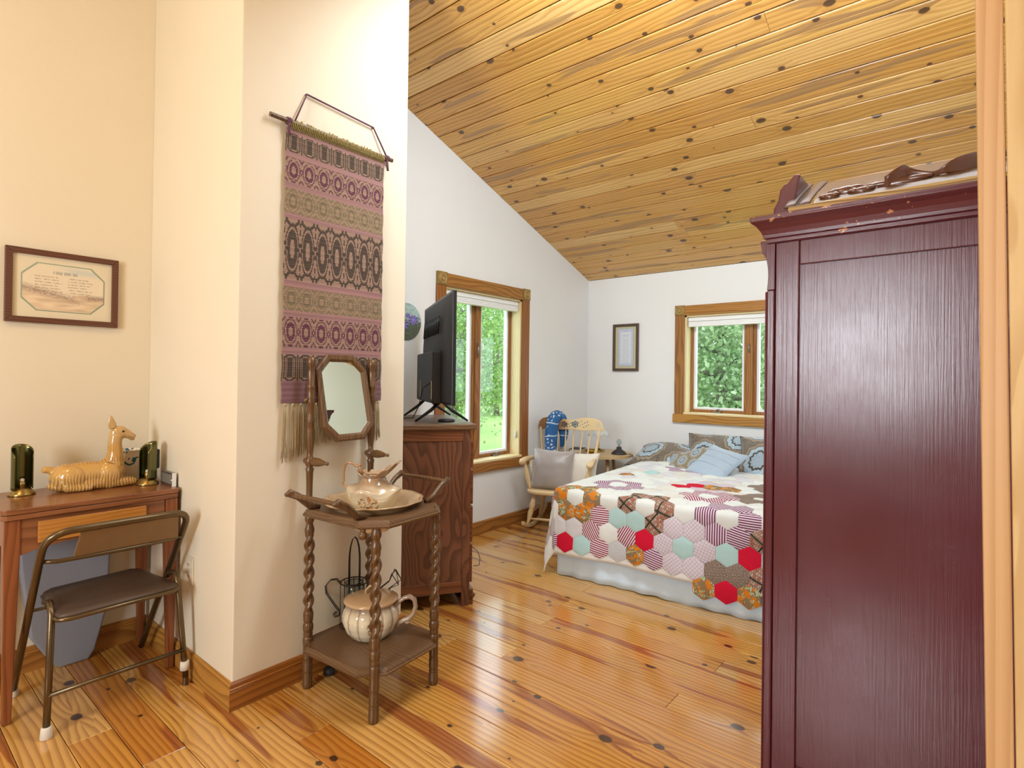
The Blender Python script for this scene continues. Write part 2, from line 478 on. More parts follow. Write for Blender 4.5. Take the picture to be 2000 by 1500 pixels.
for a0, a1, z0, z1 in ((XA-T, WB[0], 0, None), (WB[0], WB[1], 0, WB[2]), (WB[0], WB[1], WB[3], None), (WB[1], NXR+T, 0, None)):
    wall_strip(g, 'y', NY0-T, NY0, a0, a1, z0, z1)
g.build('wall_near', M['wallwarm'], kind='structure')

# floor: slab + single boards
g = G(); g.box((XA-T, NY0-T, -0.10), (NXR+T, YB+T, -0.019))
fl = g.build('floor', M['gap'], kind='structure', label='knotty pine plank floor')
PITCH = 0.1272; Y0 = 1.402
js = {0: [-2.25], 1: [-2.55, -0.7], -2: [-2.37], 4: [-1.62], 5: [-0.9], 3: [-1.9], 8: [-0.85], 9: [-1.75], -4: [-2.45, -1.2]}
k0 = int((NY0 - Y0) / PITCH) - 1; k1 = int((YB - Y0) / PITCH) + 1
for k in range(k0, k1 + 1):
    ya = max(Y0 + k*PITCH, NY0); yb_ = min(Y0 + (k+1)*PITCH, YB)
    if yb_ - ya < 0.01: continue
    xend = XR if ya > 1.36 else NXR
    cuts = js.get(k)
    if cuts is None: cuts = [random.uniform(-2.6, -0.3)] if random.random() < 0.6 else []
    xs = [XA] + sorted(cuts) + [xend]
    for xa, xb in zip(xs[:-1], xs[1:]):
        gp = 0.0011
        g = G(); cx, cy = (xa+xb)/2, (ya+yb_)/2
        g.box((xa-cx+gp*.5, ya-cy+gp, -0.010), (xb-cx-gp*.5, yb_-cy-gp, 0.010 - random.random()*0.0006))
        o = g.build('floor_board', M['floor'], fl, bevel=0.0014, seg=1); o.location = (cx, cy, -0.010)

# ceiling: roof slab + single boards on the visible slope
g = G()
g.add([(XA-T, 0, zc(0)+.03), (NXR+T, 0, zc(0)+.03), (NXR+T, YB+T, zc(YB+T)+.03), (XA-T, YB+T, zc(YB+T)+.03),
       (XA-T, 0, zc(0)+.2), (NXR+T, 0, zc(0)+.2), (NXR+T, YB+T, zc(YB+T)+.2), (XA-T, YB+T, zc(YB+T)+.2),
       (XA-T, NY0-T, zc(NY0-T)+.03), (NXR+T, NY0-T, zc(NY0-T)+.03), (XA-T, NY0-T, zc(NY0-T)+.2), (NXR+T, NY0-T, zc(NY0-T)+.2)],
      [(0,1,2,3), (4,7,6,5), (2,6,7,3), (1,5,6,2), (0,3,7,4), (0,8,9,1), (4,5,11,10), (8,10,11,9), (1,9,11,5), (0,4,10,8)])
ce = g.build('ceiling', M['gap'], kind='structure', label='sloping knotty pine board ceiling')
ang = math.atan(SL); CP = 0.1168
k = 0; y = YB
Rm = Matrix.Rotation(-ang, 4, 'X')
while y > 0.02:
    ya = max(y - CP, 0.0)
    if True:
        wdt = (y - ya) / math.cos(ang); ym = (y+ya)/2
        xend = XR if ya > 1.40 else NXR
        cuts = [random.uniform(-2.2, -0.4)] if random.random() < 0.3 else []
        xs = [XA] + cuts + [xend]
        for xa, xb in zip(xs[:-1], xs[1:]):
            g = G(); L = xb - xa
            h = wdt/2 - 0.0026
            # board with a milled centre groove
            sec = [(-h, 0.006), (-h+0.004, 0.0), (-0.0035, 0.0), (0, 0.0022), (0.0035, 0.0), (h-0.004, 0.0), (h, 0.006), (h, 0.018), (-h, 0.018)]
            if k % 2: sec = [(-h, 0.004), (-h+0.003, 0.0), (h-0.003, 0.0), (h, 0.004), (h, 0.018), (-h, 0.018)]
            g.prism(sec, -L/2+0.0008, L/2-0.0008, 'YZ')
            o = g.build('ceiling_board', M['ceil'], ce)
            o.location = ((xa+xb)/2, ym, zc(ym)); o.rotation_euler = (-ang, 0, 0)
    y = ya; k += 1
# far slope behind the camera: boards joined
g = G(); y = 0.0
while y > NY0:
    g.prism([(y-0.003, zc(y-0.003)), (y-CP+.003, zc(y-CP+.003)), (y-CP+.003, zc(y-CP+.003)+.02), (y-0.003, zc(y-.003)+.02)], XA, NXR, 'YZ')
    y -= CP
g.build('ceiling_board', M['ceil'], ce, kind='stuff', label='pine boards of the opposite slope')

# baseboards
prof = [(0, 0), (0.016, 0), (0.016, 0.070), (0.0135, 0.0725), (0.0155, 0.076), (0.0155, 0.080), (0.012, 0.083), (0.014, 0.088), (0.013, 0.096), (0.006, 0.101), (0, 0.102)]
def base(name, ax, wallc, a0, a1, sgn, mat, ms=0, me_=0, h=0.0):
    """profile swept along axis; ms/me_ mitre extension (+1 outer, -1 inner) at the ends"""
    g = G(); vs = []
    for e, (a, mt) in enumerate(((a0, ms), (a1, me_))):
        for d, z in prof:
            aa = a + (mt * d) * (-1 if e == 0 else 1)
            vs.append((wallc + sgn*d, aa, z + h) if ax == 'x' else (aa, wallc + sgn*d, z + h))
    n = len(prof)
    fs = [tuple(range(n)), tuple(range(2*n-1, n-1, -1))] + [(k, k+1, n+k+1, n+k) for k in range(n-1)] + [(n-1, 0, n, 2*n-1)]
    g.add(vs, fs)
    return g.build(name, mat, kind='structure')
base('baseboard_left', 'x', XA, PY1, YB, 1, M['trim'], 0, -1)
base('baseboard_back', 'y', YB, XA, XR, -1, M['trimx'], -1, -1)
base('baseboard_alcove', 'x', XA, NY0, PY0, 1, M['trim'], 0, -1)
base('baseboard_pillar_side', 'y', PY0, XA, PX, -1, M['trimx'], -1, 1)
base('baseboard_pillar_front', 'x', PX, PY0, PY1, 1, M['trim'], 1, 1)
base('baseboard_pillar_far', 'y', PY1, XA, PX, 1, M['trimx'], -1, 1)
base('baseboard_right', 'x', XR, 1.46, YB, -1, M['trim'], 0, -1)

# ------------------------------------------------------------------ windows
def frame_box(g, a0, a1, z0, z1, wd, d0, d1, P):
    """rectangular ring in the wall plane; P maps (a, depth, z)"""
    for lo, hi in (((a0, z0), (a0+wd, z1)), ((a1-wd, z0), (a1, z1)), ((a0+wd, z0), (a1-wd, z0+wd)), ((a0+wd, z1-wd), (a1-wd, z1))):
        pts = [P(lo[0], d0, lo[1]), P(hi[0], d1, hi[1])]
        g.box([min(pts[0][i], pts[1][i]) for i in range(3)], [max(pts[0][i], pts[1][i]) for i in range(3)])
def bx(P, a0, a1, d0, d1, z0, z1, g=None):
    g = g or G(); p0 = P(a0, d0, z0); p1 = P(a1, d1, z1)
    return g.box([min(p0[i], p1[i]) for i in range(3)], [max(p0[i], p1[i]) for i in range(3)])

def window(n, P, a0, a1, z0, z1, mullc, lab, mats, vis=True, cz=0.092):
    """P(a, depth behind wall face, z) -> world; casing stands proud of the wall (negative depth)"""
    mh, mv = mats
    g = G(); bx(P, a0-0.0, a0+0.018, 0, T, z0, z1, g); bx(P, a1-0.018, a1, 0, T, z0, z1, g)
    bx(P, a0, a1, 0, T, z1-0.018, z1, g); bx(P, a0, a1, 0, T, z0, z0+0.018, g)
    w_ = g.build('window_%d' % n, M['raw'], kind='structure', label=lab)
    A0, A1 = a0+0.018, a1-0.018; Z0, Z1 = z0+0.018, z1-0.018
    # casing
    cw = cz
    bx(P, a0-cw, a0+0.003, -0.020, 0, z0-0.0, z1+0.003).build('casing', mv, w_, bevel=0.004)
    bx(P, a1-0.003, a1+cw, -0.020, 0, z0-0.0, z1+0.003).build('casing', mv, w_, bevel=0.004)
    g = bx(P, a0+0.004, a1-0.004, -0.020, 0, z1-0.003, z1+cw)
    bx(P, a0+0.004, a1-0.004, -0.023, 0, z1+0.012, z1+0.026, g); bx(P, a0+0.004, a1-0.004, -0.023, 0, z1+cw-0.028, z1+cw-0.012, g)
    g.build('casing', mh, w_, bevel=0.003)
    for ac in (a0-cw/2+0.003, a1+cw/2-0.003):
        zc_ = z1+cw/2
        g = bx(P, ac-cw/2-0.002, ac+cw/2+0.002, -0.027, 0, z1, z1+cw+0.004)
        b = g.build('corner_block', M['block'], w_, bevel=0.003)
        g = G()
        for r0, h in ((0.036, 0.002), (0.026, 0.006), (0.012, 0.009)):
            ring = []
            for kk in range(21):
                th = 2*PI*kk/20; q = P(ac + r0*math.cos(th), -0.027-h*0.5, zc_ + r0*math.sin(th)); ring.append(q)
            g.tube(ring[:-1], 0.0042, 6, True)
        q0 = P(ac, -0.026, zc_); q1 = P(ac, -0.034, zc_); g.cyl(q0, q1, 0.010, 0.006, 12)
        g.build('rosette', M['rosette'], b)
    g = bx(P, a0-cw-0.012, a1+cw+0.012, -0.028, 0.0, z0-0.072, z0+0.004)
    g.build('apron', mh, w_, bevel=0.004)
    bx(P, a0+0.002, a1-0.002, -0.026, 0.10, z0+0.004, z0+0.022).build('sill', M['raw'], w_, bevel=0.003)
    # sashes
    mw = 0.05
    for s0, s1 in ((A0, mullc-mw/2), (mullc+mw/2, A1)):
        g = G(); frame_box(g, s0, s1, Z0+0.004, Z1, 0.026, 0.10, 0.14, P); f = g.build('sash', mv, w_, bevel=0.003)
        g = G(); frame_box(g, s0+0.026, s1-0.026, Z0+0.030, Z1-0.026, 0.020, 0.112, 0.15, P); g.build('glazing_strip', M['white'], f, bevel=0.002)
        bx(P, s0+0.046, s1-0.046, 0.126, 0.130, Z0+0.050, Z1-0.046).build('pane', M['glass'], f)
    bx(P, mullc-mw/2, mullc+mw/2, 0.085, T, Z0+0.004, Z1).build('mullion', mv, w_, bevel=0.004)
    # blind rolled up
    bx(P, A0+0.004, A1-0.004, 0.02, 0.075, Z1-0.040, Z1).build('blind_headrail', M['blind'], w_, bevel=0.006)
    g = G()
    for kk in range(5): bx(P, A0+0.006, A1-0.006, 0.022+0.003*(kk % 2), 0.072, Z1-0.046-0.008*(kk+1), Z1-0.042-0.008*kk, g)
    g.build('blind', M['blind'], w_, bevel=0.0015)
    # crank
    cc = (mullc+mw/2+A1)/2 if n == 1 else (A0+mullc-mw/2)/2
    g = G(); bx(P, cc-0.035, cc+0.035, 0.075, 0.10, z0+0.022, z0+0.036, g)
    g.tube([P(cc, 0.085, z0+0.036), P(cc+0.005, 0.07, z0+0.055), P(cc+0.03, 0.062, z0+0.058), P(cc+0.05, 0.06, z0+0.044)], [0.006, 0.005, 0.005, 0.007], 8)
    g.build('crank_handle', M['steel'], w_)
    g = G(); g.tube([P(mullc, 0.083, Z0+0.62*(Z1-Z0)), P(mullc-0.006, 0.070, Z0+0.66*(Z1-Z0)), P(mullc, 0.076, Z0+0.71*(Z1-Z0))], [0.004, 0.007, 0.004], 8)
    g.build('latch', M['steel'], w_)
    return w_
PA = lambda a, d, z: (XA - d, a, z)
PB = lambda a, d, z: (a, YB + d, z)
PC = lambda a, d, z: (a, NY0 - d, z)
window(1, PA, *W1, 3.344, 'tall casement window with stained pine casing in the side wall', (M['trim'], M['trimz']))
window(2, PB, *W2, -1.477, 'casement window with stained pine casing above the bed', (M['trimx'], M['trimz']), cz=0.085)
window(3, PC, *WB, (WB[0]+WB[1])/2, 'window of the near room behind the viewpoint', (M['trimx'], M['trimz']))
# tassel on the blind cord
g = G(); g.cyl((XA-0.03, 3.775, 1.85), (XA-0.03, 3.775, 0.80), 0.0012, n=6)
g.lathe([(0.001, 0.80), (0.006, 0.79), (0.009, 0.76), (0.010, 0.735), (0.004, 0.73)], 12, (XA-0.03, 3.775, 0))
g.build('blind_cord', M['white'], bpy.data.objects['window_1'])

# door jamb posts at the right (slightly out of plumb)
def post(name, xb, wd, y0, y1, mat, lab, lean=-0.016, parent=None, kind=None):
    g = G(); zt = zc(1.35) + 0.02
    vs = [(xb, y0, 0), (xb+wd, y0, 0), (xb+wd, y1, 0), (xb, y1, 0)]
    vs += [(x+lean*zt, y_, zt) for x, y_, _ in vs]
    g.add(vs, [(0,3,2,1),(4,5,6,7),(0,1,5,4),(1,2,6,5),(2,3,7,6),(3,0,4,7)])
    return g.build(name, mat, parent, bevel=0.003, label=lab, kind=kind)
dr = post('door_1', 0.0310, 0.0375, 1.300, 1.420, M['jamb'], 'pale pine door jamb post at the right of the opening', kind='structure')
post('trim_1', 0.0700, 0.098, 1.285, 1.305, M['jamb2'], 'flat pale pine board beside the door jamb', kind='structure')

# ------------------------------------------------------------------ wardrobe
WX0, WX1, WY0, WY1, WH = -0.495, 0.185, 1.850, 2.760, 1.690
wr = root('wardrobe', 'tall burgundy painted wardrobe with worn cornice beside the doorway', 'wardrobe', (0, 0, 0))
g = G(); g.box((WX0+0.02, WY0+0.02, 0.10), (WX1-0.01, WY1-0.02, WH)); g.build('carcass', M['burg'], wr, label='burgundy cabinet body')
g = G(); g.box((WX0+.02, WY0+0.004, 0.0), (WX0+0.087, WY0+0.022, WH)); g.build('stile', M['burg'], wr, bevel=0.003)
g = G(); g.box((WX1-0.075, WY0+0.004, 0.0), (WX1, WY0+0.022, WH)); g.build('stile', M['burg'], wr, bevel=0.003)
g = G(); g.box((WX0+0.088, WY0+0.005, 1.606), (WX1-0.076, WY0+0.022, WH)); g.build('rail', M['burgx'] if False else M['burg'], wr, bevel=0.003)
g = G(); g.box((WX0+0.088, WY0+0.005, 0.03), (WX1-0.076, WY0+0.022, 0.09)); g.build('rail', M['burg'], wr, bevel=0.003)
g = G(); g.box((WX0+0.086, WY0+0.014, 0.08), (WX1-0.07, WY0+0.024, 1.61)); g.build('side_panel', M['burg'], wr)
# front pilaster with moulded outer edge and scrolled capital
g = G(); g.box((WX0-0.004, WY0+0.0, 0.0), (WX0+0.019, WY0+0.09, WH-0.155)); 
g.build('pilaster', M['burg'], wr, bevel=0.004)
g = G()
pr = []
for i in range(17):
    t_ = i/16; z = WH-0.155 + 0.155*t_
    pr.append((WX0 - 0.004 - 0.020*(t_**1.2) + 0.010*math.sin(t_*PI*1.0)*(t_ < .7), z))
poly = pr + [(WX0+0.019, WH), (WX0+0.019, WH-0.155)]
g.prism(poly, WY0, WY0+0.09, 'XZ'); g.tube([(WX0-0.006, WY0+0.004, z) for z in (0.0, 0.8, WH-0.16)], 0.0035, 8)
g.build('scroll_bracket', M['burg'], wr, bevel=0.002)
# doors on the front (facing the bedroom)
for a, b in ((WY0+0.095, (WY0+WY1)/2-0.003), ((WY0+WY1)/2+0.003, WY1-0.095)):
    g = G(); g.box((WX0-0.002, a, 0.32), (WX0+0.02, b, WH-0.04)); d = g.build('door', M['burg'], wr, bevel=0.003)
    g = G(); g.box((WX0-0.008, a+0.07, 0.42), (WX0-0.002, b-0.07, WH-0.14)); g.build('panel', M['burg'], d, bevel=0.006)
g = G(); g.box((WX0-0.002, WY0+0.095, 0.08), (WX0+0.02, WY1-0.095, 0.305)); d = g.build('drawer', M['burg'], wr, bevel=0.003)
g = G(); g.sphere((WX0-0.014, 2.1, 0.19), 0.012); g.build('knob', M['brass'], d)
g = G(); g.sphere((WX0-0.014, 2.5, 0.19), 0.012); g.build('knob', M['brass'], d)
# cornice: profile swept round side, front
cp = [(0, 0), (0.006, 0.004), (0.006, 0.014), (0.012, 0.017), (0.014, 0.026), (0.020, 0.040), (0.030, 0.054), (0.040, 0.062), (0.044, 0.066), (0.044, 0.080), (0.0, 0.084)]
zb = WH - 0.012
g = G(); path = [((WX1, WY0), (0, -1)), ((WX0, WY0), (-1, -1)), ((WX0, WY1), (-1, 1)), ((WX1, WY1), (0, 1))]
vs = []; n = len(cp)
for (px_, py_), (dx_, dy_) in path:
    for d_, z_ in cp: vs.append((px_+dx_*d_, py_+dy_*d_, zb+z_))
fs = [(s*n+k, s*n+k+1, (s+1)*n+k+1, (s+1)*n+k) for s in range(3) for k in range(n-1)]
g.add(vs, fs); g.add([(p[0][0]+p[1][0]*0.0, p[0][1]+p[1][1]*0.0, zb+0.084) for p in path], [(0, 1, 2, 3)])
g.build('cornice', M['burgx'], wr, label='worn cornice moulding with chipped paint')
g = G(); g.box((WX0+0.06, WY0-0.022, zb+0.080), (WX1, WY0+0.03, zb+0.100)); g.build('top_strip', wood('bare_strip', 'c9a86a', '6e5030', 'X', 0.7, 80, 0.9, bump=0.3), wr, bevel=0.002, label='strip of bare chipped wood along the top')
# carved crest lying on the top
cr_ = root('carved_crest', 'brown carved crest board with ribbon ornament lying on top of the wardrobe', 'crest board', (0, 0, 0))
mcrest = wood('crest_wood', '6e5238', '463020', 'X', 0.42, 70, 0.8, bump=0.12)
mcarve = plain('carved_dark', '5a3320', 0.28, var=0.25, nscale=30, coat=0.4)
z0 = zb + 0.100
yb0, yb1 = WY0 - 0.005, WY0 + 0.165; zt = z0 + 0.115
def crest_pt(x, s, lift=0.0):   # s 0 bottom .. 1 top edge, leaning back with slight cove
    yy = yb0 + (yb1-yb0)*s; zz = z0 + (zt-z0)*(s**0.82)
    return V(x, yy - lift*0.6, zz + lift*0.8)
g = G()
def fsl(a, b):
    x = (WX0+0.125) + (WX1-WX0-0.13)*b
    a4 = a*4
    if a4 < 2: return crest_pt(x, a4/2)
    return crest_pt(x, max(0, (4-a4)/2)) + V(0, 0.03, -0.006 if a4 < 3.9 else 0)
g.surf(fsl, 16, 10, True, True, smooth=False); g.build('board', mcrest, cr_)
g = G()
for k, xx in enumerate((WX0+0.060, WX0+0.100)):
    def fs2(a, b, xx=xx):
        th = a*2*PI; return crest_pt(xx + 0.016*math.cos(th) + 0.02*b, b*0.96, 0.006*max(0, math.sin(th))+0.001)
    g.surf(fs2, 10, 12, True, True)
g.build('reeding', plain('reed_dark', '5d4538', 0.45, var=0.2, nscale=40), cr_)
g = G()
pol = [(WX0+0.005, z0-0.018), (WX0+0.060, z0-0.018), (WX0+0.085, z0+0.108), (WX0+0.068, z0+0.112), (WX0+0.048, z0+0.088), (WX0+0.038, z0+0.086), (WX0+0.026, z0+0.070), (WX0+0.020, z0+0.036), (WX0+0.008, z0+0.015)]
g.prism(pol, WY0+0.02, WY0+0.17, 'XZ'); g.build('stepped_end', M['burg'], cr_, bevel=0.006, seg=3)
for xx, s, rr in ((WX0+0.205, .20, (0.030, .016, .022)), (WX0+0.165, .12, (0.018, .012, .014)), (WX0+0.245, .14, (0.022, .012, .014)), (WX0+0.280, .22, (0.016, .014, .016)), (WX0+0.335, .20, (.05, .012, .018))):
    g = G(); c = crest_pt(xx, s, 0.001); rr = (rr[0]*1.25, rr[1]*.8, rr[2]*.8); g.sphere(c, rr, 16, 10)
    for q in range(3):
        th = 0.6+q*2.1; g.sphere(c + V(rr[0]*0.75*math.cos(th), -0.003, rr[2]*0.5*math.sin(th)), (rr[0]*.6, rr[1]*.7, rr[2]*.6), 12, 8)
    g.build('carved_leaf', mcarve, cr_)
g = G()
pts = []
for i in range(40):
    u_ = i/39; pts.append(crest_pt(WX0+0.30 + 0.27*u_, 0.17+0.25*u_ + 0.06*math.sin(u_*9), 0.008+0.006*math.sin(u_*14)))
def rib(a, b):
    i = min(39, int(b*39)); p_ = pts[i]; wv = 0.020 + 0.012*math.sin(b*11)
    return p_ + V(0.006*math.sin(b*20), -0.5*(a-.5)*wv*1.2, (a-.5)*wv*1.7)
g.surf(rib, 4, 39, False); o = g.build('carved_ribbon', mcarve, cr_, fix=False); sm = o.modifiers.new('s', 'SOLIDIFY'); sm.thickness = 0.006

# ------------------------------------------------------------------ bed
BA = math.radians(5.0)
bo = V(-2.05, 2.95, 0)
BW, BL, BT = 1.50, 1.78, 0.535
bed = root('bed', 'double bed with a pale blue bed skirt under the patchwork quilt', 'bed', bo, BA)
mskirt = plain('skirt_fabric', 'cfe2f2', 0.8, var=0.05, nscale=9, sheen=0.3, bump=0.08, bscale=60)
msheet = plain('mattress_fabric', 'e2e4e6', 0.8)
g = G(); g.box((0.03, 0.04, 0.30), (BW-0.03, BL-0.02, BT-0.015)); g.build('mattress', msheet, bed, bevel=0.05, seg=4)
g = G(); g.box((0.05, 0.06, 0.12), (BW-0.05, BL-0.03, 0.30)); g.build('box_base', msheet, bed, bevel=0.02)
g = G()
def skirt(a, b):
    L1, L2, L3 = BL, BW, BL
    s = a*(L1+L2+L3); z = 0.32*(1-b) + 0.004
    f = 0.008*math.sin(s*46)*b + 0.012*mnoise.noise(V(s*7, z*3, 0))*b + 0.010*b
    pleat = 0.0
    if s < L1: x, y, nx, ny = 0.02, L1 - s, -1, 0; 
    elif s < L1+L2: x, y, nx, ny = s-L1, 0.03, 0, -1
    else: x, y, nx, ny = BW-0.02, s-L1-L2, 1, 0
    return (x+nx*(f+0.01), y+ny*(f+0.01), z + 0.012*mnoise.noise(V(s*4, 0, 5))*(b))
g.surf(skirt, 420, 8, False); o = g.build('bed_skirt', mskirt, bed, fix=False); sm = o.modifiers.new('s', 'SOLIDIFY'); sm.thickness = 0.004

# quilt: backing cloth + one mesh per hexagon patch following the drape
QT = BT + 0.022
QO = bed.matrix_world
def drape(a, b, lift=0.0):
    """cloth coordinates -> bed-local point; a from left edge, b from foot edge, negative = hanging"""
    R_ = 0.035
    x0, y0 = 0.015, 0.015
    da = max(0.0, -a); db = max(0.0, -b); r_ = max(0.0, a - BW)
    def hang(d):                 # (outward, drop) around a rounded edge
        q = d
        if q < R_*PI/2: th = q/R_; return R_*math.sin(th), R_*(1-math.cos(th))
        return R_, R_ + (q - R_*PI/2)
    x = x0 + max(0.0, min(a, BW)); y = y0 + max(0.0, b)
    wz = 0.014*mnoise.noise(V(a*3.5, b*9, 1.7)) + 0.010*mnoise.noise(V(a*9, b*22, 4.0))
    if da == 0 and db == 0 and r_ == 0:
        e = min(1.0, min(a, b, BW-a)/0.15)
        return V(x, y, QT + wz*e + 0.012*e + lift)
    if r_ > 0:
        o_, d_ = hang(r_); ob, dbp = hang(db) if db else (0, 0)
        return V(x + o_ + lift, y - ob, QT - max(d_, dbp))
    rr = math.hypot(da, db); th = math.atan2(db, da)
    o_, d_ = hang(rr)
    mixc = math.sin(2*th)
    fl_ = 0.10*max(0, d_-0.02)*(0.35 + 1.1*mixc) + 0.012*math.sin((a*9 if db else b*9)+1.0)*min(1, d_/0.2)*(1-mixc)
    fl_ += 0.010*mnoise.noise(V(a*6, b*6, 9.0))*min(1, d_/0.1)
    out = o_ + fl_ + lift
    z = QT - d_*(1.0 - 0.0*mixc)
    z = max(z, 0.012 + 0.01*mixc)
    return V(x - out*math.cos(th), y - out*math.sin(th), z + 0.0)
HW = 0.1135; HR = HW/math.sqrt(3); ROW = HW*0.8660254
HB = 0.430; HL = 0.36          # hanging lengths at foot and side
qr = root('quilt', 'hexagon patchwork quilt with red, aqua, striped and plaid patches spread over the bed', 'quilt', bo, BA)
g = G()
NA, NB = 96, 110
def back(a, b): return drape(-HL + (BW+HL+0.25)*a, -HB + (BL-0.12+HB)*b, -0.002)
g.surf(back, NA, NB, False)
mq_back = plain('quilt_backing', 'dcdcd8', 0.85, var=0.02)
o = g.build('backing', mq_back, qr, fix=False); sm = o.modifiers.new('s', 'SOLIDIFY'); sm.thickness = 0.006; sm.offset = -1

def fabric(name, kind, c1, c2, c3=None, c4=None):
    m, nt, p = newmat(name); t = NT(nt); uv = t.uv()
    x, y, _ = t.sep(uv)
    if kind == 'solid':
        col = t.mix(t.noise(uv, 30, 3), lin(c1), lin(c2))
    elif kind == 'stripe':
        s = t.math('FRACT', t.math('MULTIPLY', y, 78.0))
        col = t.mix(t.math('GREATER_THAN', s, 0.48), lin(c1), lin(c2))
    elif kind == 'dots':
        vo = t.n('ShaderNodeTexVoronoi'); vo.inputs['Scale'].default_value = 150; vo.inputs['Randomness'].default_value = 0.15
        t.l(uv, vo.inputs['Vector'])
        col = t.mix(t.math('LESS_THAN', vo.outputs['Distance'], 0.33), lin(c1), lin(c2))
    elif kind == 'floral':
        n1 = t.noise(uv, 22, 2, 0.5, 0.6); n2 = t.noise(t.vmath('ADD', uv, (3.1, 1.7, 0)), 26, 3, 0.6, 1.5)
        wv = t.n('ShaderNodeTexWave'); wv.inputs['Scale'].default_value = 40; wv.inputs['Distortion'].default_value = 6; t.l(uv, wv.inputs['Vector'])
        col = t.mix(t.smooth(n1, 0.50, 0.53), lin(c1), lin(c2))
        grn = t.mix(t.math('GREATER_THAN', wv.outputs['Fac'], 0.62), lin(c3), lin('e8ecd4'))
        col = t.mix(t.smooth(n2, 0.56, 0.58), col, grn)
    elif kind == 'plaid':
        vo = t.n('ShaderNodeTexBrick'); vo.inputs['Scale'].default_value = 34; vo.inputs['Mortar Size'].default_value = 0.035
        vo.inputs['Color1'].default_value = lin(c1); vo.inputs['Color2'].default_value = lin(c2); vo.inputs['Mortar'].default_value = lin(c3)
        vo.inputs['Brick Width'].default_value = 0.42; vo.inputs['Row Height'].default_value = 0.62
        mp = t.n('ShaderNodeMapping'); mp.inputs['Rotation'].default_value = (0, 0, 0.5); t.l(uv, mp.inputs[0]); t.l(mp.outputs[0], vo.inputs['Vector'])
        col = vo.outputs['Color']
        xr, yr, _ = t.sep(mp.outputs[0])
        for c_, o_ in ((xr, 0.0), (yr, 0.3)):
            s = t.math('FRACT', t.math('ADD', t.math('MULTIPLY', c_, 11.0), o_))
            col = t.mix(t.math('LESS_THAN', s, 0.10), col, lin('26382c'))
    elif kind == 'check':
        mp = t.n('ShaderNodeMapping'); mp.inputs['Rotation'].default_value = (0, 0, 0.6); t.l(uv, mp.inputs[0])
        xr, yr, _ = t.sep(mp.outputs[0]); col = lin(c1)
        for c_ in (xr, yr):
            s = t.math('FRACT', t.math('MULTIPLY', c_, 62.0))
            col = t.mix(t.math('LESS_THAN', s, 0.14), col, lin(c2))
    t.l(col, p.inputs['Base Color']); p.inputs['Roughness'].default_value = 0.85; p.inputs['Specular IOR Level'].default_value = 0.2
    return m
FM = {
 'white': fabric('patch_white', 'solid', 'e2e6e2', 'd6dcd8'), 'pale': fabric('patch_pale', 'solid', 'd8d6da', 'cccdd0'),
 'cream': fabric('patch_cream', 'solid', 'dcdad2', 'd2d2ca'), 'aqua': fabric('patch_aqua', 'solid', 'b4d4d2', 'a8cccc'),
 'red': fabric('patch_red', 'solid', 'd01838', 'c01030'), 'grey': fabric('patch_grey', 'solid', 'bdb5b4', 'b0a8a8'),
 'stripe': fabric('patch_stripe', 'stripe', 'e2d6d8', '86304e'), 'stripe2': fabric('patch_stripe_purple', 'stripe', 'ddd0d8', '6e3358'),
 'dots': fabric('patch_dots', 'dots', '4a4238', 'cfb8a8'), 'finestripe': fabric('patch_fine', 'dots', 'd0d2d4', '94989c'),
 'floral': fabric('patch_floral', 'floral', '8c7454', 'cf7a1e', '5a7a34'), 'plaid': fabric('patch_plaid', 'plaid', 'a8604a', 'b9a898', '4a4438'),
 'lilac': fabric('patch_lilac', 'check', 'd2cbd2', 'b09cac'),
}
flowers = [(0.127, -0.053, 'floral', 'white'), (0.354, -0.25, 'stripe', 'white'), (0.581, -0.053, 'plaid', 'white'),
           (0.808, -0.25, 'lilac', 'aqua'), (1.035, -0.053, 'stripe2', 'white'), (1.262, -0.25, 'plaid', 'aqua'),
           (0.86, 0.24, 'stripe', 'white'), (1.14, 0.30, 'dots', 'white'), (0.34, 0.24, 'stripe2', 'white'), (-0.17, 0.045, 'stripe2', 'cream'),
           (0.80, 0.56, 'lilac', 'white'), (0.44, 1.10, 'stripe2', 'white'), (1.14, 0.74, 'dots', 'white')]
singles = [(0.07, -0.347, 'red'), (0.1835, -0.347, 'aqua'), (0.581, -0.25, 'red'), (0.467, -0.16, 'aqua'), (0.5245, -0.347, 'floral'), (0.411, -0.347, 'finestripe'), (0.638, -0.347, 'stripe2'), (0.50, -0.16, 'aqua'),
           (-0.043, -0.347, 'stripe2'), (1.035, -0.25, 'aqua'), (1.149, -0.25, 'red'), (0.978, -0.347, 'dots'), (1.092, -0.347, 'dots'), (1.035, -0.446, 'red'), (0.921, -0.446, 'floral'), (1.149, -0.446, 'floral'),
           (0.60, 0.44, 'red'), (0.70, 0.48, 'red'), (0.80, 0.52, 'floral'), (0.90, 0.58, 'floral'), (0.14, 0.60, 'floral'), (0.30, 0.80, 'aqua'), (-0.12, -0.28, 'grey'), (-0.2, -0.2, 'grey')]
rows = []
jmin = -5; jmax = int((BL-0.30)/ROW)
cells = {}
for j in range(jmin, jmax+1):
    for i in range(-6, 18):
        a = (i + (0.5 if j % 2 else 0.0))*HW + 0.07; b = j*ROW + 0.045 - ROW*0.0
        if j == -5 and not (0.88 < a < 1.18): continue
        if a < -HL+0.06 or a > BW+0.12: continue
        if a < 0 and b < 0 and math.hypot(a, b) > 0.52: continue
        cells[(i, j)] = [a, b, None]
def nearest(a, b): return min(cells, key=lambda k_: (cells[k_][0]-a)**2 + (cells[k_][1]-b)**2)
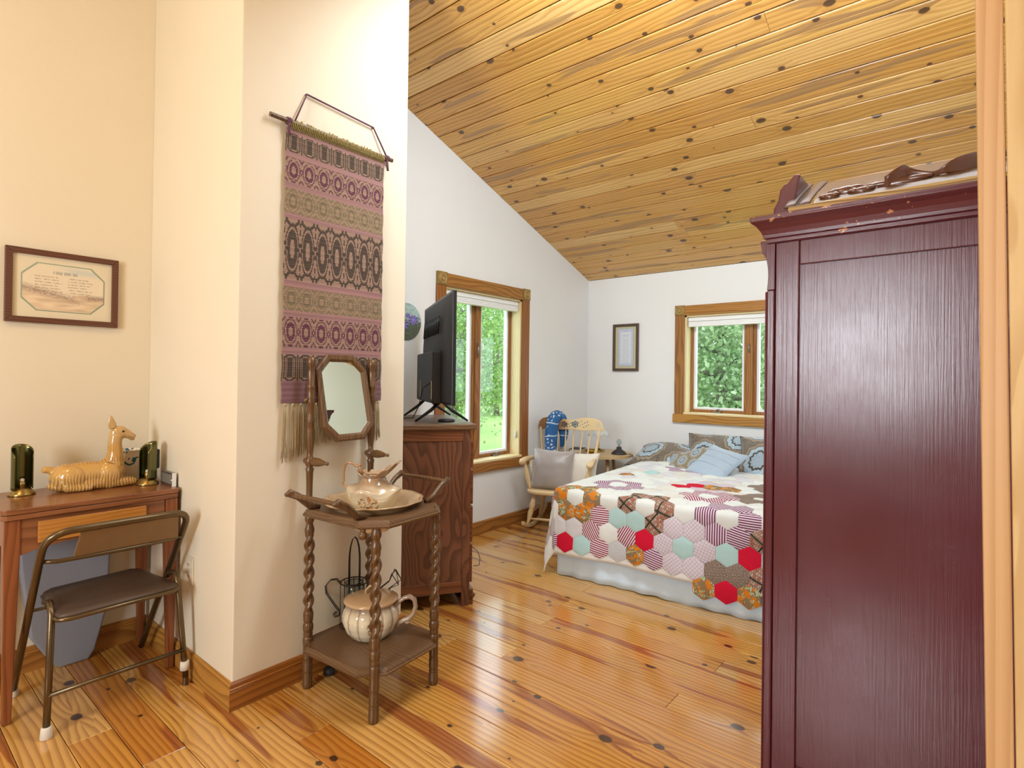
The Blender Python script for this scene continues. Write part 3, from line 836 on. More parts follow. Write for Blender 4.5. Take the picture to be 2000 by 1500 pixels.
for a, b, k_, c_ in flowers:
    q = nearest(a, b); ca, cb = cells[q][0], cells[q][1]
    for kk, cc in cells.items():
        d = math.hypot(cc[0]-ca, cc[1]-cb)
        if d < HW*0.5: cc[2] = c_
        elif d < HW*1.2 and cc[2] is None: cc[2] = k_
for a, b, k_ in singles: cells[nearest(a, b)][2] = k_
pal = ['white', 'white', 'pale', 'cream', 'white', 'white']
rest = G(); restmats = []
def hexmesh(a0, b0, rot):
    vs, uvs, fs = [], [], []
    NRING = 4
    idx = {}
    for r_ in range(NRING+1):
        for k_ in range(max(1, 6*r_)):
            if r_ == 0: p2 = (0, 0)
            else:
                s_ = k_ // r_; f_ = (k_ % r_)/r_
                c0 = (math.cos(PI/2+s_*PI/3), math.sin(PI/2+s_*PI/3)); c1 = (math.cos(PI/2+(s_+1)*PI/3), math.sin(PI/2+(s_+1)*PI/3))
                q_ = HR*0.992*r_/NRING
                p2 = ((c0[0]*(1-f_)+c1[0]*f_)*q_, (c0[1]*(1-f_)+c1[1]*f_)*q_)
            t_ = r_/NRING
            lift = 0.0042*(1 - t_**4) + 0.0008
            vs.append(drape(a0+p2[0], b0+p2[1], lift)[:])
            cr2, sr2 = math.cos(rot), math.sin(rot)
            uvs.append((a0*0 + p2[0]*cr2 - p2[1]*sr2 + 1 + a0, p2[0]*sr2 + p2[1]*cr2 + 1 + b0))
            idx[(r_, k_)] = len(vs)-1
    for r_ in range(1, NRING+1):
        n_ = 6*r_; m_ = max(1, 6*(r_-1))
        for s_ in range(6):
            for f_ in range(r_):
                o0 = idx[(r_, (s_*r_+f_) % n_)]; o1 = idx[(r_, (s_*r_+f_+1) % n_)]
                i0 = idx[(r_-1, (s_*(r_-1)+f_) % m_)]
                fs.append((o0, o1, i0))
                if f_ < r_-1:
                    i1 = idx[(r_-1, (s_*(r_-1)+f_+1) % m_)]
                    fs.append((o1, i1, i0))
    return vs, uvs, fs
def mkhex(name, items, **kw):
    me = bpy.data.meshes.new(name); VV, UU, FF, MI = [], [], [], []; mats = []
    for a0, b0, k_ in items:
        rot = random.choice([0, PI/3, -PI/3, 0.2, PI/2]) if k_ in ('stripe', 'stripe2') else random.uniform(-.3, .3)
        vs, uvs, fs = hexmesh(a0, b0, rot); b_ = len(VV); VV += vs; UU += uvs; FF += [tuple(i+b_ for i in f) for f in fs]
        if FM[k_] not in mats: mats.append(FM[k_])
        MI += [mats.index(FM[k_])]*len(fs)
    me.from_pydata(VV, [], FF)
    for m_ in mats: me.materials.append(m_)
    uvl = me.uv_layers.new(name='UVMap')
    for li, lo in enumerate(me.loops): uvl.data[li].uv = UU[lo.vertex_index]
    me.polygons.foreach_set('material_index', MI); me.polygons.foreach_set('use_smooth', [True]*len(FF))
    return link(bpy.data.objects.new(name, me), qr, **kw)
order = sorted(cells.values(), key=lambda c_: c_[1])
for c_ in order:
    if c_[2] is None: c_[2] = random.choice(pal)
for c_ in order[:290]: mkhex('patch', [tuple(c_)])
if order[290:]: mkhex('far_patches', [tuple(c_) for c_ in order[290:]], kind='stuff')

# pillows -------------------------------------------------------------
def damask(name, bg, tan, blue, sc=7.0):
    m, nt, p = newmat(name); t = NT(nt)
    uv = t.uv(); mp = t.scale(uv, (sc, sc, 1)); x, y, _ = t.sep(mp)
    # half-drop repeat
    row = t.math('FLOOR', x)
    fx = t.math('SUBTRACT', t.math('FRACT', x), 0.5)
    yy = t.math('ADD', t.math('MULTIPLY', y, 0.8), t.math('MULTIPLY', t.math('FRACT', t.math('MULTIPLY', row, 0.5)), 1.0))
    fy = t.math('SUBTRACT', t.math('FRACT', yy), 0.5)
    ax = t.math('ABSOLUTE', fx)
    an = t.math('ARCTAN2', fy, ax); rad = t.math('SQRT', t.math('ADD', t.math('MULTIPLY', fx, fx), t.math('MULTIPLY', fy, fy)))
    pet = t.math('MULTIPLY', t.math('SINE', t.math('MULTIPLY', an, 12.0)), 0.018)
    r2 = t.math('ADD', rad, pet)
    nse = t.noise(t.comb(ax, fy, row), 22, 2, 0.5, 1.0)
    sw = t.math('ABSOLUTE', t.math('SINE', t.math('ADD', t.math('MULTIPLY', nse, 26.0), t.math('MULTIPLY', rad, 20.0))))
    col = t.mix(t.smooth(sw, 0.72, 0.84), lin(bg), lin(tan))
    def band(c_, a_, b_, colr):
        k1_ = t.math('GREATER_THAN', r2, a_); k2_ = t.math('LESS_THAN', r2, b_)
        return t.mix(t.math('MULTIPLY', k1_, k2_), c_, colr)
    inner = t.mix(t.smooth(sw, 0.35, 0.5), lin(blue), lin('8b9ba6'))
    col = band(col, -1, 0.20, inner); col = band(col, 0.205, 0.25, lin(bg)); col = band(col, 0.25, 0.36, t.mix(t.smooth(sw, .2, .3), lin(bg), lin(blue)))
    col = band(col, 0.40, 0.45, lin(tan))
    t.l(col, p.inputs['Base Color']); p.inputs['Roughness'].default_value = 0.6; p.inputs['Sheen Weight'].default_value = 0.2
    return m
MD = damask('damask_brown_blue', '3a322a', '94846f', 'a9c2d0', 3.2)
MD2 = damask('damask_small', '4a4232', 'b3a88c', 'a9bccb', 9.0)
def pillow(name, W_, H_, T_, mats, loc, rot, label, group=None, sag=0.0, cat='pillow', folds=None, seed=0):
    """W along local x, H along local y, puffed along z"""
    N1, N2 = 36, 28
    rt = root(name, label, cat, loc, 0, group); rt.rotation_euler = rot
    def sf(side):
        VV, UU = [], []
        for j in range(N2+1):
            for i in range(N1+1):
                u = 2*i/N1-1; v = 2*j/N2-1
                xx = W_/2*u*(1-0.10*(1-v*v)); yy = H_/2*v*(1-0.10*(1-u*u))
                th = T_/2*max(0, (1-abs(u)**2.6))**0.55*max(0, (1-abs(v)**2.6))**0.55
                wr_ = 0.006*mnoise.noise(V(xx*14+seed, yy*14, side*3))*min(1, th/(T_*.2))
                # corner creases
                cr2 = 0.006*math.sin(18*math.atan2(abs(v)-.2, abs(u)-.2))*(abs(u)*abs(v))**2
                zz = side*(th + wr_ + cr2*min(1, th/(T_*.15)))
                zz += sag*(-(u*u)*0.5)
                VV.append((xx, yy, zz)); UU.append(((u+1)/2*W_, (v+1)/2*H_))
        return VV, UU
    va, ua = sf(1); vb, ub = sf(-1)
    a_ = N1+1; F = [(j*a_+i, j*a_+i+1, (j+1)*a_+i+1, (j+1)*a_+i) for j in range(N2) for i in range(N1)]
    nb = len(va); F2 = [tuple(q+nb for q in f[::-1]) for f in F]
    me = bpy.data.meshes.new('cover'); me.from_pydata(va+vb, [], F+F2)
    uvl = me.uv_layers.new(name='UVMap'); UU = ua+ub
    for li, lo in enumerate(me.loops): uvl.data[li].uv = UU[lo.vertex_index]
    me.materials.append(mats); me.polygons.foreach_set('use_smooth', [True]*len(F+F2))
    bm = bmesh.new(); bm.from_mesh(me); bmesh.ops.remove_doubles(bm, verts=bm.verts, dist=0.0003); bm.to_mesh(me); bm.free()
    link(bpy.data.objects.new('cover', me), rt)
    # piped seam
    pts = []
    for k_ in range(96):
        s_ = k_/96*4; e = int(s_); f = s_-e
        u, v = [(2*f-1, -1), (1, 2*f-1), (1-2*f, 1), (-1, 1-2*f)][e]
        pts.append((W_/2*u*(1-0.10*(1-v*v)), H_/2*v*(1-0.10*(1-u*u)), sag*(-(u*u)*0.5)))
    g = G(); g.tube(pts, 0.0025, 5, True); g.build('seam', mats, rt)
    if folds:
        for fy_ in folds:
            g = G()
            pl = []
            for i in range(25):
                u = -0.93+1.86*i/24; v = fy_/(H_/2)
                th = T_/2*max(0, (1-abs(u)**2.6))**0.55*max(0, (1-abs(v)**2.6))**0.55
                pl.append((W_/2*u*(1-0.10*(1-v*v)), fy_*(1-0.10*(1-u*u)), th+0.001+sag*(-(u*u)*0.5)))
            g.tube(pl, 0.0045, 6); g.build('pleat', mats, rt)
    return rt
BR = Matrix.Rotation(BA, 4, 'Z')
def bp(x, y, z): return bo + (BR @ V(x, y, z))
pillow('bed_pillow', 0.66, 0.46, 0.20, MD, bp(0.19, 1.62, 0.585), (math.radians(16), math.radians(3), BA), 'blue and brown damask pillow lying at the left side of the bed head', 'damask bed pillows', sag=0.05, seed=1)
pillow('bed_pillow', 0.92, 0.50, 0.20, MD, bp(0.74, 1.64, 0.625), (math.radians(40), 0, BA), 'long blue and brown damask pillow leaning on the wall below the window', 'damask bed pillows', seed=2)
pillow('bed_pillow', 0.78, 0.52, 0.22, MD, bp(1.16, 1.42, 0.640), (math.radians(40), 0, BA+0.06), 'blue and brown damask pillow at the right side, partly behind the wardrobe', 'damask bed pillows', seed=3)
pillow('cushion', 0.42, 0.30, 0.11, MD2, bp(0.455, 1.30, 0.600), (math.radians(38), math.radians(-16), BA-0.15), 'small scroll patterned cushion between the pillows', None, cat='cushion', seed=4)
mblue = plain('blue_cushion', 'a6b8c8', 0.75, var=0.05, nscale=30, sheen=0.3, bump=0.1, bscale=90)
pillow('cushion', 0.34, 0.34, 0.11, mblue, bp(0.70, 1.10, 0.640), (math.radians(36), math.radians(8), BA-0.50), 'pale blue pleated square cushion leaning on the damask pillows', None, cat='cushion', folds=(0.095, 0.02, -0.055), seed=5)

# ------------------------------------------------------------------ chest of drawers (diagonal)
CA = math.atan2(0.54, -0.84)          # width direction
ux = V(-0.84, 0.54, 0).normalized(); uy = V(-0.54, -0.84, 0).normalized()   # depth direction (front -> back)
ch = root('chest_of_drawers', 'dark oak chest of drawers standing diagonally with the television on top', 'chest', (-2.124, 2.235, 0))
ch.rotation_euler = (0, 0, math.atan2(uy.y, uy.x))   # local x = depth (front 0 -> back), local y: sign check below
# local frame: x along uy, y along -ux ( since rot(uy,+90deg) )
CD, CW_, CH_ = 0.455, 0.76, 0.965
g = G(); g.box((0.012, -CW_+0.012, 0.105), (CD, -0.010, CH_)); g.build('carcass', M['chest'], ch)
g = G(); g.box((0.005, -0.011, 0.0), (0.050, 0.0, CH_)); g.build('stile', M['chest'], ch, bevel=0.002)
g = G(); g.box((CD-0.05, -0.011, 0.0), (CD, 0.0, CH_)); g.build('stile', M['chest'], ch, bevel=0.002)
g = G(); g.box((0.050, -0.011, CH_-0.062), (CD-0.05, 0.0, CH_)); g.build('rail', M['chestx'], ch, bevel=0.002)
g = G(); g.box((0.050, -0.011, 0.075), (CD-0.05, 0.0, 0.135)); g.build('rail', M['chestx'], ch, bevel=0.002)
g = G(); g.box((0.050, -0.012, 0.13), (CD-0.05, -0.005, CH_-0.06)); g.build('side_panel', M['chest'], ch)
for (x_, y_) in ((0.005, -CW_), (CD-0.05, -CW_)):
    g = G(); g.box((x_, y_, 0), (x_+0.045, y_+0.04, 0.11)); g.build('foot', M['chest'], ch)
g = G(); g.box((-0.022, -CW_-0.02, CH_), (CD+0.01, 0.020, CH_+0.030)); g.build('top', M['oak'], ch, bevel=0.006, seg=3)
for z0_, z1_ in ((0.12, 0.33), (0.34, 0.54), (0.55, 0.74), (0.75, 0.90)):
    g = G(); g.box((-0.014, -CW_+0.02, z0_), (0.014, -0.016, z1_)); d = g.build('drawer', M['chestx'], ch, bevel=0.005)
    for q in (-CW_*0.25, -CW_*0.75):
        g = G(); g.sphere((-0.026, q, (z0_+z1_)/2), 0.013, 12, 8); g.build('knob', M['brass'], d)
g = G(); g.tube([(-0.012, -0.012, 0.04), (-0.024, -0.010, 0.06)], 0.012); g.box((-0.020, -CW_+0.02, 0.0), (0.005, -0.012, 0.085)); g.build('plinth', M['chestx'], ch, bevel=0.004)
g = G(); g.tube([(-0.016, -0.12, 0.30), (-0.045, -0.02, 0.285), (-0.050, 0.015, 0.255), (-0.040, 0.03, 0.225), (-0.016, 0.005, 0.215)], 0.002, 6); g.build('pull_cord', M['wire'], ch)
CT = CH_ + 0.030

# ------------------------------------------------------------------ television
tvr = root('television', 'black flat screen television seen from behind on the oak chest', 'television', (-2.117, 2.08, 0))
tvr.rotation_euler = (0, 0, math.atan2(uy.y, uy.x)+math.radians(0))
TW, TZ0, TZ1 = 0.965, 1.098, 1.716     # local x = back side (+), y = -width
g = G(); g.box((-0.012, -TW, TZ0), (0.010, 0, TZ1)); g.build('screen_panel', M['black'], tvr, bevel=0.004)
g = G()
def tvb(a, b):
    u = a*2-1; v = b
    y_ = -TW/2 + (TW/2-0.015)*u; z_ = TZ0+0.015 + (TZ1-TZ0-0.03)*v
    k_ = (1-abs(u)**4)*min(1, (1-v)*2.2)**0.6
    return (0.010+0.040*max(0, k_), y_, z_)
g.surf(tvb, 24, 16, False)
g.build('back_shell', M['blackmatte'], tvr)
g = G(); g.box((0.03, -TW*0.80, TZ0+0.004), (0.085, -TW*0.17, TZ0+0.30)); g.build('rear_housing', M['blackmatte'], tvr, bevel=0.012, seg=3)
for k_ in range(10):
    g = G(); yy = -TW*0.22 - k_*0.055; g.tube([(0.050, yy, TZ1-0.22), (0.044, yy, TZ1-0.12)], 0.006, 6); g.build('vent', M['black'], tvr)
for k_, yy in enumerate((-TW*0.19, -TW*0.62)):
    g = G(); g.box((0.086, yy-0.010, TZ0+0.03), (0.088, yy+0.006, TZ0+0.13)); g.build('sticker', plain('sticker', 'c8b48a', 0.6) if k_ == 0 else bpy.data.materials['sticker'], tvr)
for yy in (-TW*0.24, -TW*0.76):
    for sx in (-1, 1):
        g = G(); g.tube([(0.02, yy, TZ0+0.02), (0.02+0.06*sx, yy+0.0, TZ0-0.035), (0.02+0.15*sx, yy+0.02, CT+0.008)], [0.010, 0.010, 0.006], 8); g.build('foot', M['black'], tvr)
g = G(); g.tube([(0.088, -TW*0.22, TZ0+0.12), (0.12, -TW*0.28, TZ0+0.09), (0.13, -TW*0.38, TZ0-0.02), (0.15, -TW*0.46, CT+0.012), (0.22, -TW*0.50, CT+0.006)], 0.003, 6); g.build('cable', M['black'], tvr)
g = G(); g.lathe([(0.0, 0), (0.045, 0), (0.050, 0.006), (0.046, 0.014), (0.02, 0.018), (0, 0.018)], 24)
o = g.build('disc_box', M['blackmatte'], None, label='small round dark disc lying on the chest under the television', cat='disc'); o.location = (-2.33, 2.235, CT)

# ------------------------------------------------------------------ round wall picture behind the pillar
def iris(u, v):
    x = u*2-1; y = 1-v*2; c = np.zeros((len(u), 3)); r = np.hypot(x, y)
    n = np.array([mnoise.noise(V(a*7, b*7, 0)) for a, b in zip(x, y)])[:, None]
    sky = np.array([168, 190, 186.]); grn = np.array([86, 96, 76.])
    k = np.clip((y+0.2+0.25*n[:, 0])*2, 0, 1)[:, None]; c = grn*(1-k)+sky*k + n*26
    for cx, cy, s in ((0.45, 0.10, 0.40), (-0.25, -0.2, 0.42), (0.05, 0.32, 0.2)):
        d = np.hypot((x-cx)*1.0, (y-cy)*1.3)/s
        m_ = np.clip((1-d)*3, 0, 1)[:, None]
        col = np.array([96, 84, 150.])*(1-0.4*np.clip(d, 0, 1))[:, None] + np.array([180, 170, 215.])*0.45*(0.5+0.5*np.sin(9*np.arctan2(y-cy, x-cx)))[:, None]
        c = c*(1-m_)+col*m_
    return c
dc = root('round_picture', 'round iris flower picture on the white wall beside the pillar', 'picture', (XA, 2.5215, 1.635))
g = G(); g.cyl((0, 0, 0), (0.008, 0, 0), 0.128, n=48); g.build('backing', M['blackmatte'], dc)
def dp(u, v):
    x, y = u*2-1, 1-2*v
    X_ = x*math.sqrt(1-y*y/2); Y_ = y*math.sqrt(1-x*x/2)
    return (0.0085, X_*0.127, Y_*0.127)
def dcol(u, v):
    x, y = u*2-1, 1-2*v; X_ = x*np.sqrt(1-y*y/2); Y_ = y*np.sqrt(1-x*x/2); return iris((X_+1)/2, (1-Y_)/2)
sheet('print', 60, 60, dp, dcol, dc, 0.3)

# ------------------------------------------------------------------ framed pictures
def framed(name, label, plane, a0, a1, z0, z1, fw, matc, draw, opening, mfr, tilt=0.0, nu=220, nv=160, octo=0.0, liner='8fa38c'):
    """plane 'A' on XA (a=y) or 'B' on YB (a=x)"""
    w_, h_ = a1-a0, z1-z0; cx, cz_ = (a0+a1)/2, (z0+z1)/2
    loc = (XA, cx, cz_) if plane == 'A' else (cx, YB, cz_)
    rt = root(name, label, 'picture', loc)
    if plane == 'A': rt.rotation_euler = (-tilt, 0, 0)
    P = (lambda a, d, z: (d, a, z)) if plane == 'A' else (lambda a, d, z: (a, -d, z))
    def quad(pts, d0, d1, nm, mt, bv=0.002):
        g = G(); vs = [P(a, d0, z) for a, z in pts] + [P(a, d1, z) for a, z in pts]; n = len(pts)
        g.add(vs, [tuple(range(n)), tuple(range(2*n-1, n-1, -1))] + [(k, (k+1) % n, n+(k+1) % n, n+k) for k in range(n)])
        return g.build(nm, mt, rt, bevel=bv)
    A, B_ = w_/2, h_/2
    quad([(-A, -B_), (A, -B_), (A-fw, -B_+fw), (-A+fw, -B_+fw)], 0.002, 0.022, 'frame_side', mfr)
    quad([(-A, B_), (A, B_), (A-fw, B_-fw), (-A+fw, B_-fw)], 0.002, 0.022, 'frame_side', mfr)
    quad([(-A, -B_), (-A, B_), (-A+fw, B_-fw), (-A+fw, -B_+fw)], 0.002, 0.022, 'frame_side', mfr)
    quad([(A, -B_), (A, B_), (A-fw, B_-fw), (A-fw, -B_+fw)], 0.002, 0.022, 'frame_side', mfr)
    quad([(-A+fw*.7, -B_+fw*.7), (A-fw*.7, -B_+fw*.7), (A-fw*.7, B_-fw*.7), (-A+fw*.7, B_-fw*.7)], 0.003, 0.010, 'mat_board', matc, 0)
    x0, x1, y0, y1, c = opening
    def oc(e): return [(x0-e+c, y0-e), (x1+e-c, y0-e), (x1+e, y0-e+c), (x1+e, y1+e-c), (x1+e-c, y1+e), (x0-e+c, y1+e), (x0-e, y1+e-c), (x0-e, y0-e+c)] if c else [(x0-e, y0-e), (x1+e, y0-e), (x1+e, y1+e), (x0-e, y1+e)]
    g = G(); o_ = oc(0.004); i_ = oc(0.0); n = len(o_)
    vs = [P(a, 0.0105, z) for a, z in o_] + [P(a, 0.0115, z) for a, z in i_]
    g.add(vs, [(k, (k+1) % n, n+(k+1) % n, n+k) for k in range(n)]); g.build('liner', plain('liner_'+liner, liner, 0.7), rt)
    def pos(u, v):
        a = x0+(x1-x0)*u; z = y1-(y1-y0)*v
        if c:
            lo = max(0, c-(z-y0), c-(y1-z)); a = x0+lo + (x1-x0-2*lo)*u
        return P(a, 0.0108, z)
    def cf2(u, v):
        if c:
            z = y1-(y1-y0)*v; lo = np.maximum(0, np.maximum(c-(z-y0), c-(y1-z))); u = (lo+(x1-x0-2*lo)*u)/(x1-x0)
        return draw(u, v)
    sheet('print', nu, nv, pos, cf2, rt, 0.35)
    return rt
def words(u, v, lines, c, ink, period=0.05, th=0.35):
    """rows of illegibly small handwriting: (y, x0, x1, height)"""
    for k, (y, xa, xb, h) in enumerate(lines):
        ph = np.sin(u*480+k*3)*0.3 + np.sin(u*1130+k*7)*0.45 + np.sin(u*790+k)*0.3
        gap = (np.sin(u*120+k*5) + np.sin(u*67+k*11)) > 1.15
        m_ = (u > xa) & (u < xb) & (np.abs(v-y-ph*h*0.35) < h*0.42) & (~gap) & (np.sin(u*900+k) > -0.75)
        c[m_] = c[m_]*0.6 + np.array(ink)*0.4
    return c
def beach(u, v):
    n = np.array([mnoise.noise(V(a*5, b*16, 0)) for a, b in zip(u, v)]); n2 = np.array([mnoise.noise(V(a*40, b*30, 3)) for a, b in zip(u, v)])
    c = np.ones((len(u), 3))*np.array([226, 214, 190.])
    sk = np.clip(1-np.abs(v-0.10)/0.12, 0, 1)*np.clip((u-0.35)*4, 0, 1)*(n > -0.25); c = c*(1-sk[:, None]*.7)+np.array([188, 200, 200.])*sk[:, None]*.7
    ln = 0.52+0.34*u; d = np.clip(1-np.abs(v-ln)/0.12, 0, 1)*np.clip((0.85-u)*4, 0, 1)*(0.5+0.5*n2)
    d2 = np.clip(1-np.abs(v-0.66)/0.09, 0, 1)*np.clip((u-0.62)*5, 0, 1)*(0.7+.5*n2)
    dd = np.clip(np.maximum(d, d2), 0, 1)[:, None]
    sand = (v > ln-0.02)[:, None] | ((v > 0.62) & (u > 0.6))[:, None]
    c = np.where(sand, c*0.96+np.array([0, -10, -16.])+n[:, None]*26, c)
    c = c*(1-dd*.85)+np.array([120, 100, 94.])*dd*.85
    L = [(0.27+0.062*i, 0.14, 0.42+0.08*((i*7) % 3)/3, 0.030) for i in range(6)] + [(0.27+0.062*i, 0.54, 0.80+0.08*((i*5) % 3)/3, 0.030) for i in range(6)]
    c = words(u, v, L, c, (110, 96, 84)); c = words(u, v, [(0.17, 0.36, 0.66, 0.07)], c, (70, 80, 92))
    return c
mfr = wood('frame_walnut', '6a4230', '3c2218', 'Y', 0.4, 120, 0.7)
mfr2 = wood('frame_dark', '5c4638', '3a2a22', 'Z', 0.4, 120, 0.7)
framed('picture_frame', 'brown framed seaside verse print on the cream wall above the desk', 'A', 0.430, 0.819, 1.456, 1.764, 0.024,
       plain('mat_cream', 'dcd2b8', 0.7, var=0.01), beach, (-0.140, 0.140, -0.098, 0.098, 0.050), mfr, tilt=-0.0)
def verse(u, v):
    c = np.ones((len(u), 3))*np.array([212, 216, 224.])
    b = (u < 0.14) | (u > 0.86) | (v < 0.08) | (v > 0.93)
    n = np.array([mnoise.noise(V(a*16, q*40, 0)) for a, q in zip(u, v)])[:, None]
    c = np.where(b[:, None], np.array([190, 196, 216.])+n*24, c)
    L = [(0.06, .38, .6, .014), (0.17, .25, .72, .03), (0.21, .25, .7, .014)] + [(0.27+0.034*i, 0.3-0.05*(i % 3 == 0), 0.68+0.06*((i*3) % 4)/3, 0.012) for i in range(20)]
    return words(u, v, L, c, (130, 132, 140))
framed('picture_frame', 'narrow dark framed verse on the far wall beside the window', 'B', -2.745, -2.470, 1.333, 1.791, 0.026,
       plain('mat_olive', 'c2bd9a', 0.7, var=0.01), verse, (-0.078, 0.078, -0.178, 0.180, 0.0), mfr2, nu=80, nv=200, liner='9aa298')

# ------------------------------------------------------------------ tapestry
def tap_col(u, v):
    z = 240 + v*550.0
    base = np.array([150, 112, 110.]); olive = np.array([140, 122, 92.]); tan = np.array([176, 150, 112.])
    dark = np.array([62, 50, 42.]); purp = np.array([88, 42, 62.])
    c = np.ones((len(u), 3))*base
    row = np.floor(v*330).astype(int); colm = np.floor(u*154).astype(int)
    s = (u*7) % 1.0; sc = np.abs(s-0.5)
    def band(a, b): return (z >= a) & (z < b), np.clip((z-a)/(b-a), 0, 1)
    for a, b, kind in ((248, 285, 'bar'), (296, 347, 'pur'), (358, 409, 'pale'), (419, 541, 'oval'), (556, 604, 'pale'), (616, 676, 'pur'), (692, 745, 'bar')):
        m_, t_ = band(a, b); tt = np.abs(t_-0.5)
        if kind == 'bar':
            k = (sc < 0.17) & (tt < .38)
            k |= (np.abs(sc-0.25) < 0.035) & (tt < .38)
            k |= (np.abs(sc-0.37) < 0.03) & (tt < .42) | (sc > .47)
            k |= (np.abs(np.hypot(sc/.30, (tt-.40)/.10)-0.8) < .25) & (tt > .38) | (tt > .47) & (sc < .2)
            fg = dark
        elif kind in ('pur', 'pale'):
            d = np.hypot(sc/0.44, tt/0.47)
            k = (np.abs(d-0.50) < 0.17) & ~((sc < .05) & (tt < .12)) | (np.abs(d-0.88) < 0.06) & (tt < .40)
            k |= (np.abs((0.5-sc)/.10 + tt/.12 - 1) < .35) | (np.abs((0.5-sc)/.2+(0.5-tt)/.2-.8) < .22)
            k |= (tt > .44) & (sc < .12)
            fg = purp if kind == 'pur' else np.array([112, 98, 74.])
        else:
            d = np.hypot(sc/0.40, tt/0.38)
            k = (np.abs(d-0.62) < 0.24) & ~((sc < .09) & (tt < .15)) | (np.abs(d-1.05) < 0.075)
            k |= (np.abs((0.5-sc)/.11 + tt/.10 - 1) < .35) | (np.abs((0.5-sc)/.09+(tt)/.42-.95) < .10)
            k |= (np.abs(np.hypot(sc/.46, (0.5-tt)/.13)-.85) < .16) | (np.abs((0.5-sc)/.14+(0.5-tt)/.10-1.0) < .3)
            fg = dark
        bg = (olive*0.5+base*0.5) if kind != 'pale' else (olive*0.75+base*0.25)
        c = np.where(m_[:, None], np.where(k[:, None], fg, bg), c)
        th = m_ & ((colm % 2) == 0) & ((row % 3) == 0); c[th] = c[th]*0.72+tan*0.28
    m_ = z > 745; c[m_] = np.array([128, 92, 98.])
    par = ((row+colm) % 2)[:, None]
    c = c*(1-0.10*par)+np.array([186, 160, 128.])*0.10*par
    c *= (0.93+0.14*((row*7919) % 13)/13.0)[:, None]
    return c
tp = root('wall_hanging', 'long handwoven wall hanging in mauve, brown and purple bands with fringe', 'tapestry', (PX, 1.372, 0))
TY0, TY1, TZT, TZB = -0.250, 0.235, 2.236, 1.138
def tpos(u, v):
    e = 0.004*math.sin(v*60)*(abs(u-.5) > .45)
    return (0.014+0.004*math.sin(u*9+v*3)*v + 0.0012*math.sin(v*900), TY0+(TY1-TY0)*u + e*0.4 - 0.010*(1-v)*(0.5-u)*-1, TZT + (TZB-TZT)*v)
cl = sheet('woven_cloth', 154, 330, tpos, tap_col, tp, 0.9, 0.35)
sm = cl.modifiers.new('s', 'SOLIDIFY'); sm.thickness = 0.003; sm.offset = -1
g = G(); g.cyl((0.022, -0.315, 2.262), (0.022, 0.275, 2.262), 0.0095, n=14); g.build('rod', M['oakz'], tp)
mcord = plain('plum_cord', '5e3a4e', 0.85); mwool = plain('beige_yarn', 'b39f78', 0.9, var=0.12, nscale=60); mwooly = plain('mustard_yarn', '9a8a52', 0.9, var=0.2, nscale=80)
g = G(); g.tube([(0.020, -0.215, 2.262), (0.010, -0.155, 2.405), (0.010, 0.175, 2.385), (0.020, 0.250, 2.262)], 0.0038, 8)
g.build('hanging_cord', mcord, tp)
g = G(); g.cyl((0.006, -0.155, 2.405), (0.0, -0.155, 2.405), 0.004); g.cyl((0.006, 0.175, 2.385), (0.0, 0.175, 2.385), 0.004)
for yy in (-0.238, 0.245):
    for q in range(5): g.tube([(0.020+0.012*math.cos(q*1.3+k_*.8), yy+0.010*q*.3-0.006, 2.262+0.012*math.sin(q*1.3+k_*.8)) for k_ in range(8)], 0.004, 6)
    g.tube([(0.026, yy, 2.26), (0.028, yy-0.004, 2.23), (0.026, yy+0.003, 2.205)], 0.005, 6)
g.build('knot', mcord, tp)
g = G()
for k in range(62):
    yy = TY0+0.012+(TY1-TY0-0.024)*k/61; h = 0.028+random.random()*0.012
    g.tube([(0.014, yy, TZT-0.004), (0.030, yy+.002, TZT+0.014), (0.030, yy+random.uniform(-.004, .004), TZT+h), (0.018, yy+0.004, TZT+h-.004), (0.014, yy+0.003, TZT)], 0.0022, 5)
g.build('top_loops', mwooly, tp, kind='stuff')
NTs = 14
for k in range(NTs):
    yc = TY0+0.018+(TY1-TY0-0.036)*k/(NTs-1)
    L0 = 0.232 - 0.085*(0 if k < 3 else min(1, (k-2)/2.0)) if k < 12 else 0.245
    L0 = [0.235, 0.230, 0.215, 0.195, 0.180, 0.172, 0.168, 0.160, 0.150, 0.150, 0.150, 0.165, 0.185, 0.180][k] + 0.0
    g = G(); g.sphere((0.016, yc, TZB-0.006), (0.005, 0.006, 0.006), 8, 6)
    for q in range(16):
        a = random.uniform(-1, 1); b = random.uniform(-1, 1); ll = L0*random.uniform(0.86, 1.02)
        g.tube([(0.016, yc+a*0.008, TZB-0.004), (0.016+b*0.004, yc+a*0.010+random.uniform(-.001, .001), TZB-0.05), (0.017+b*0.006, yc+a*0.011+random.uniform(-.003, .003), TZB-ll*.7), (0.017+b*0.007, yc+a*0.012+random.uniform(-.005, .005), TZB-ll)], 0.0011, 4)
    g.build('tassel', mwool, tp)

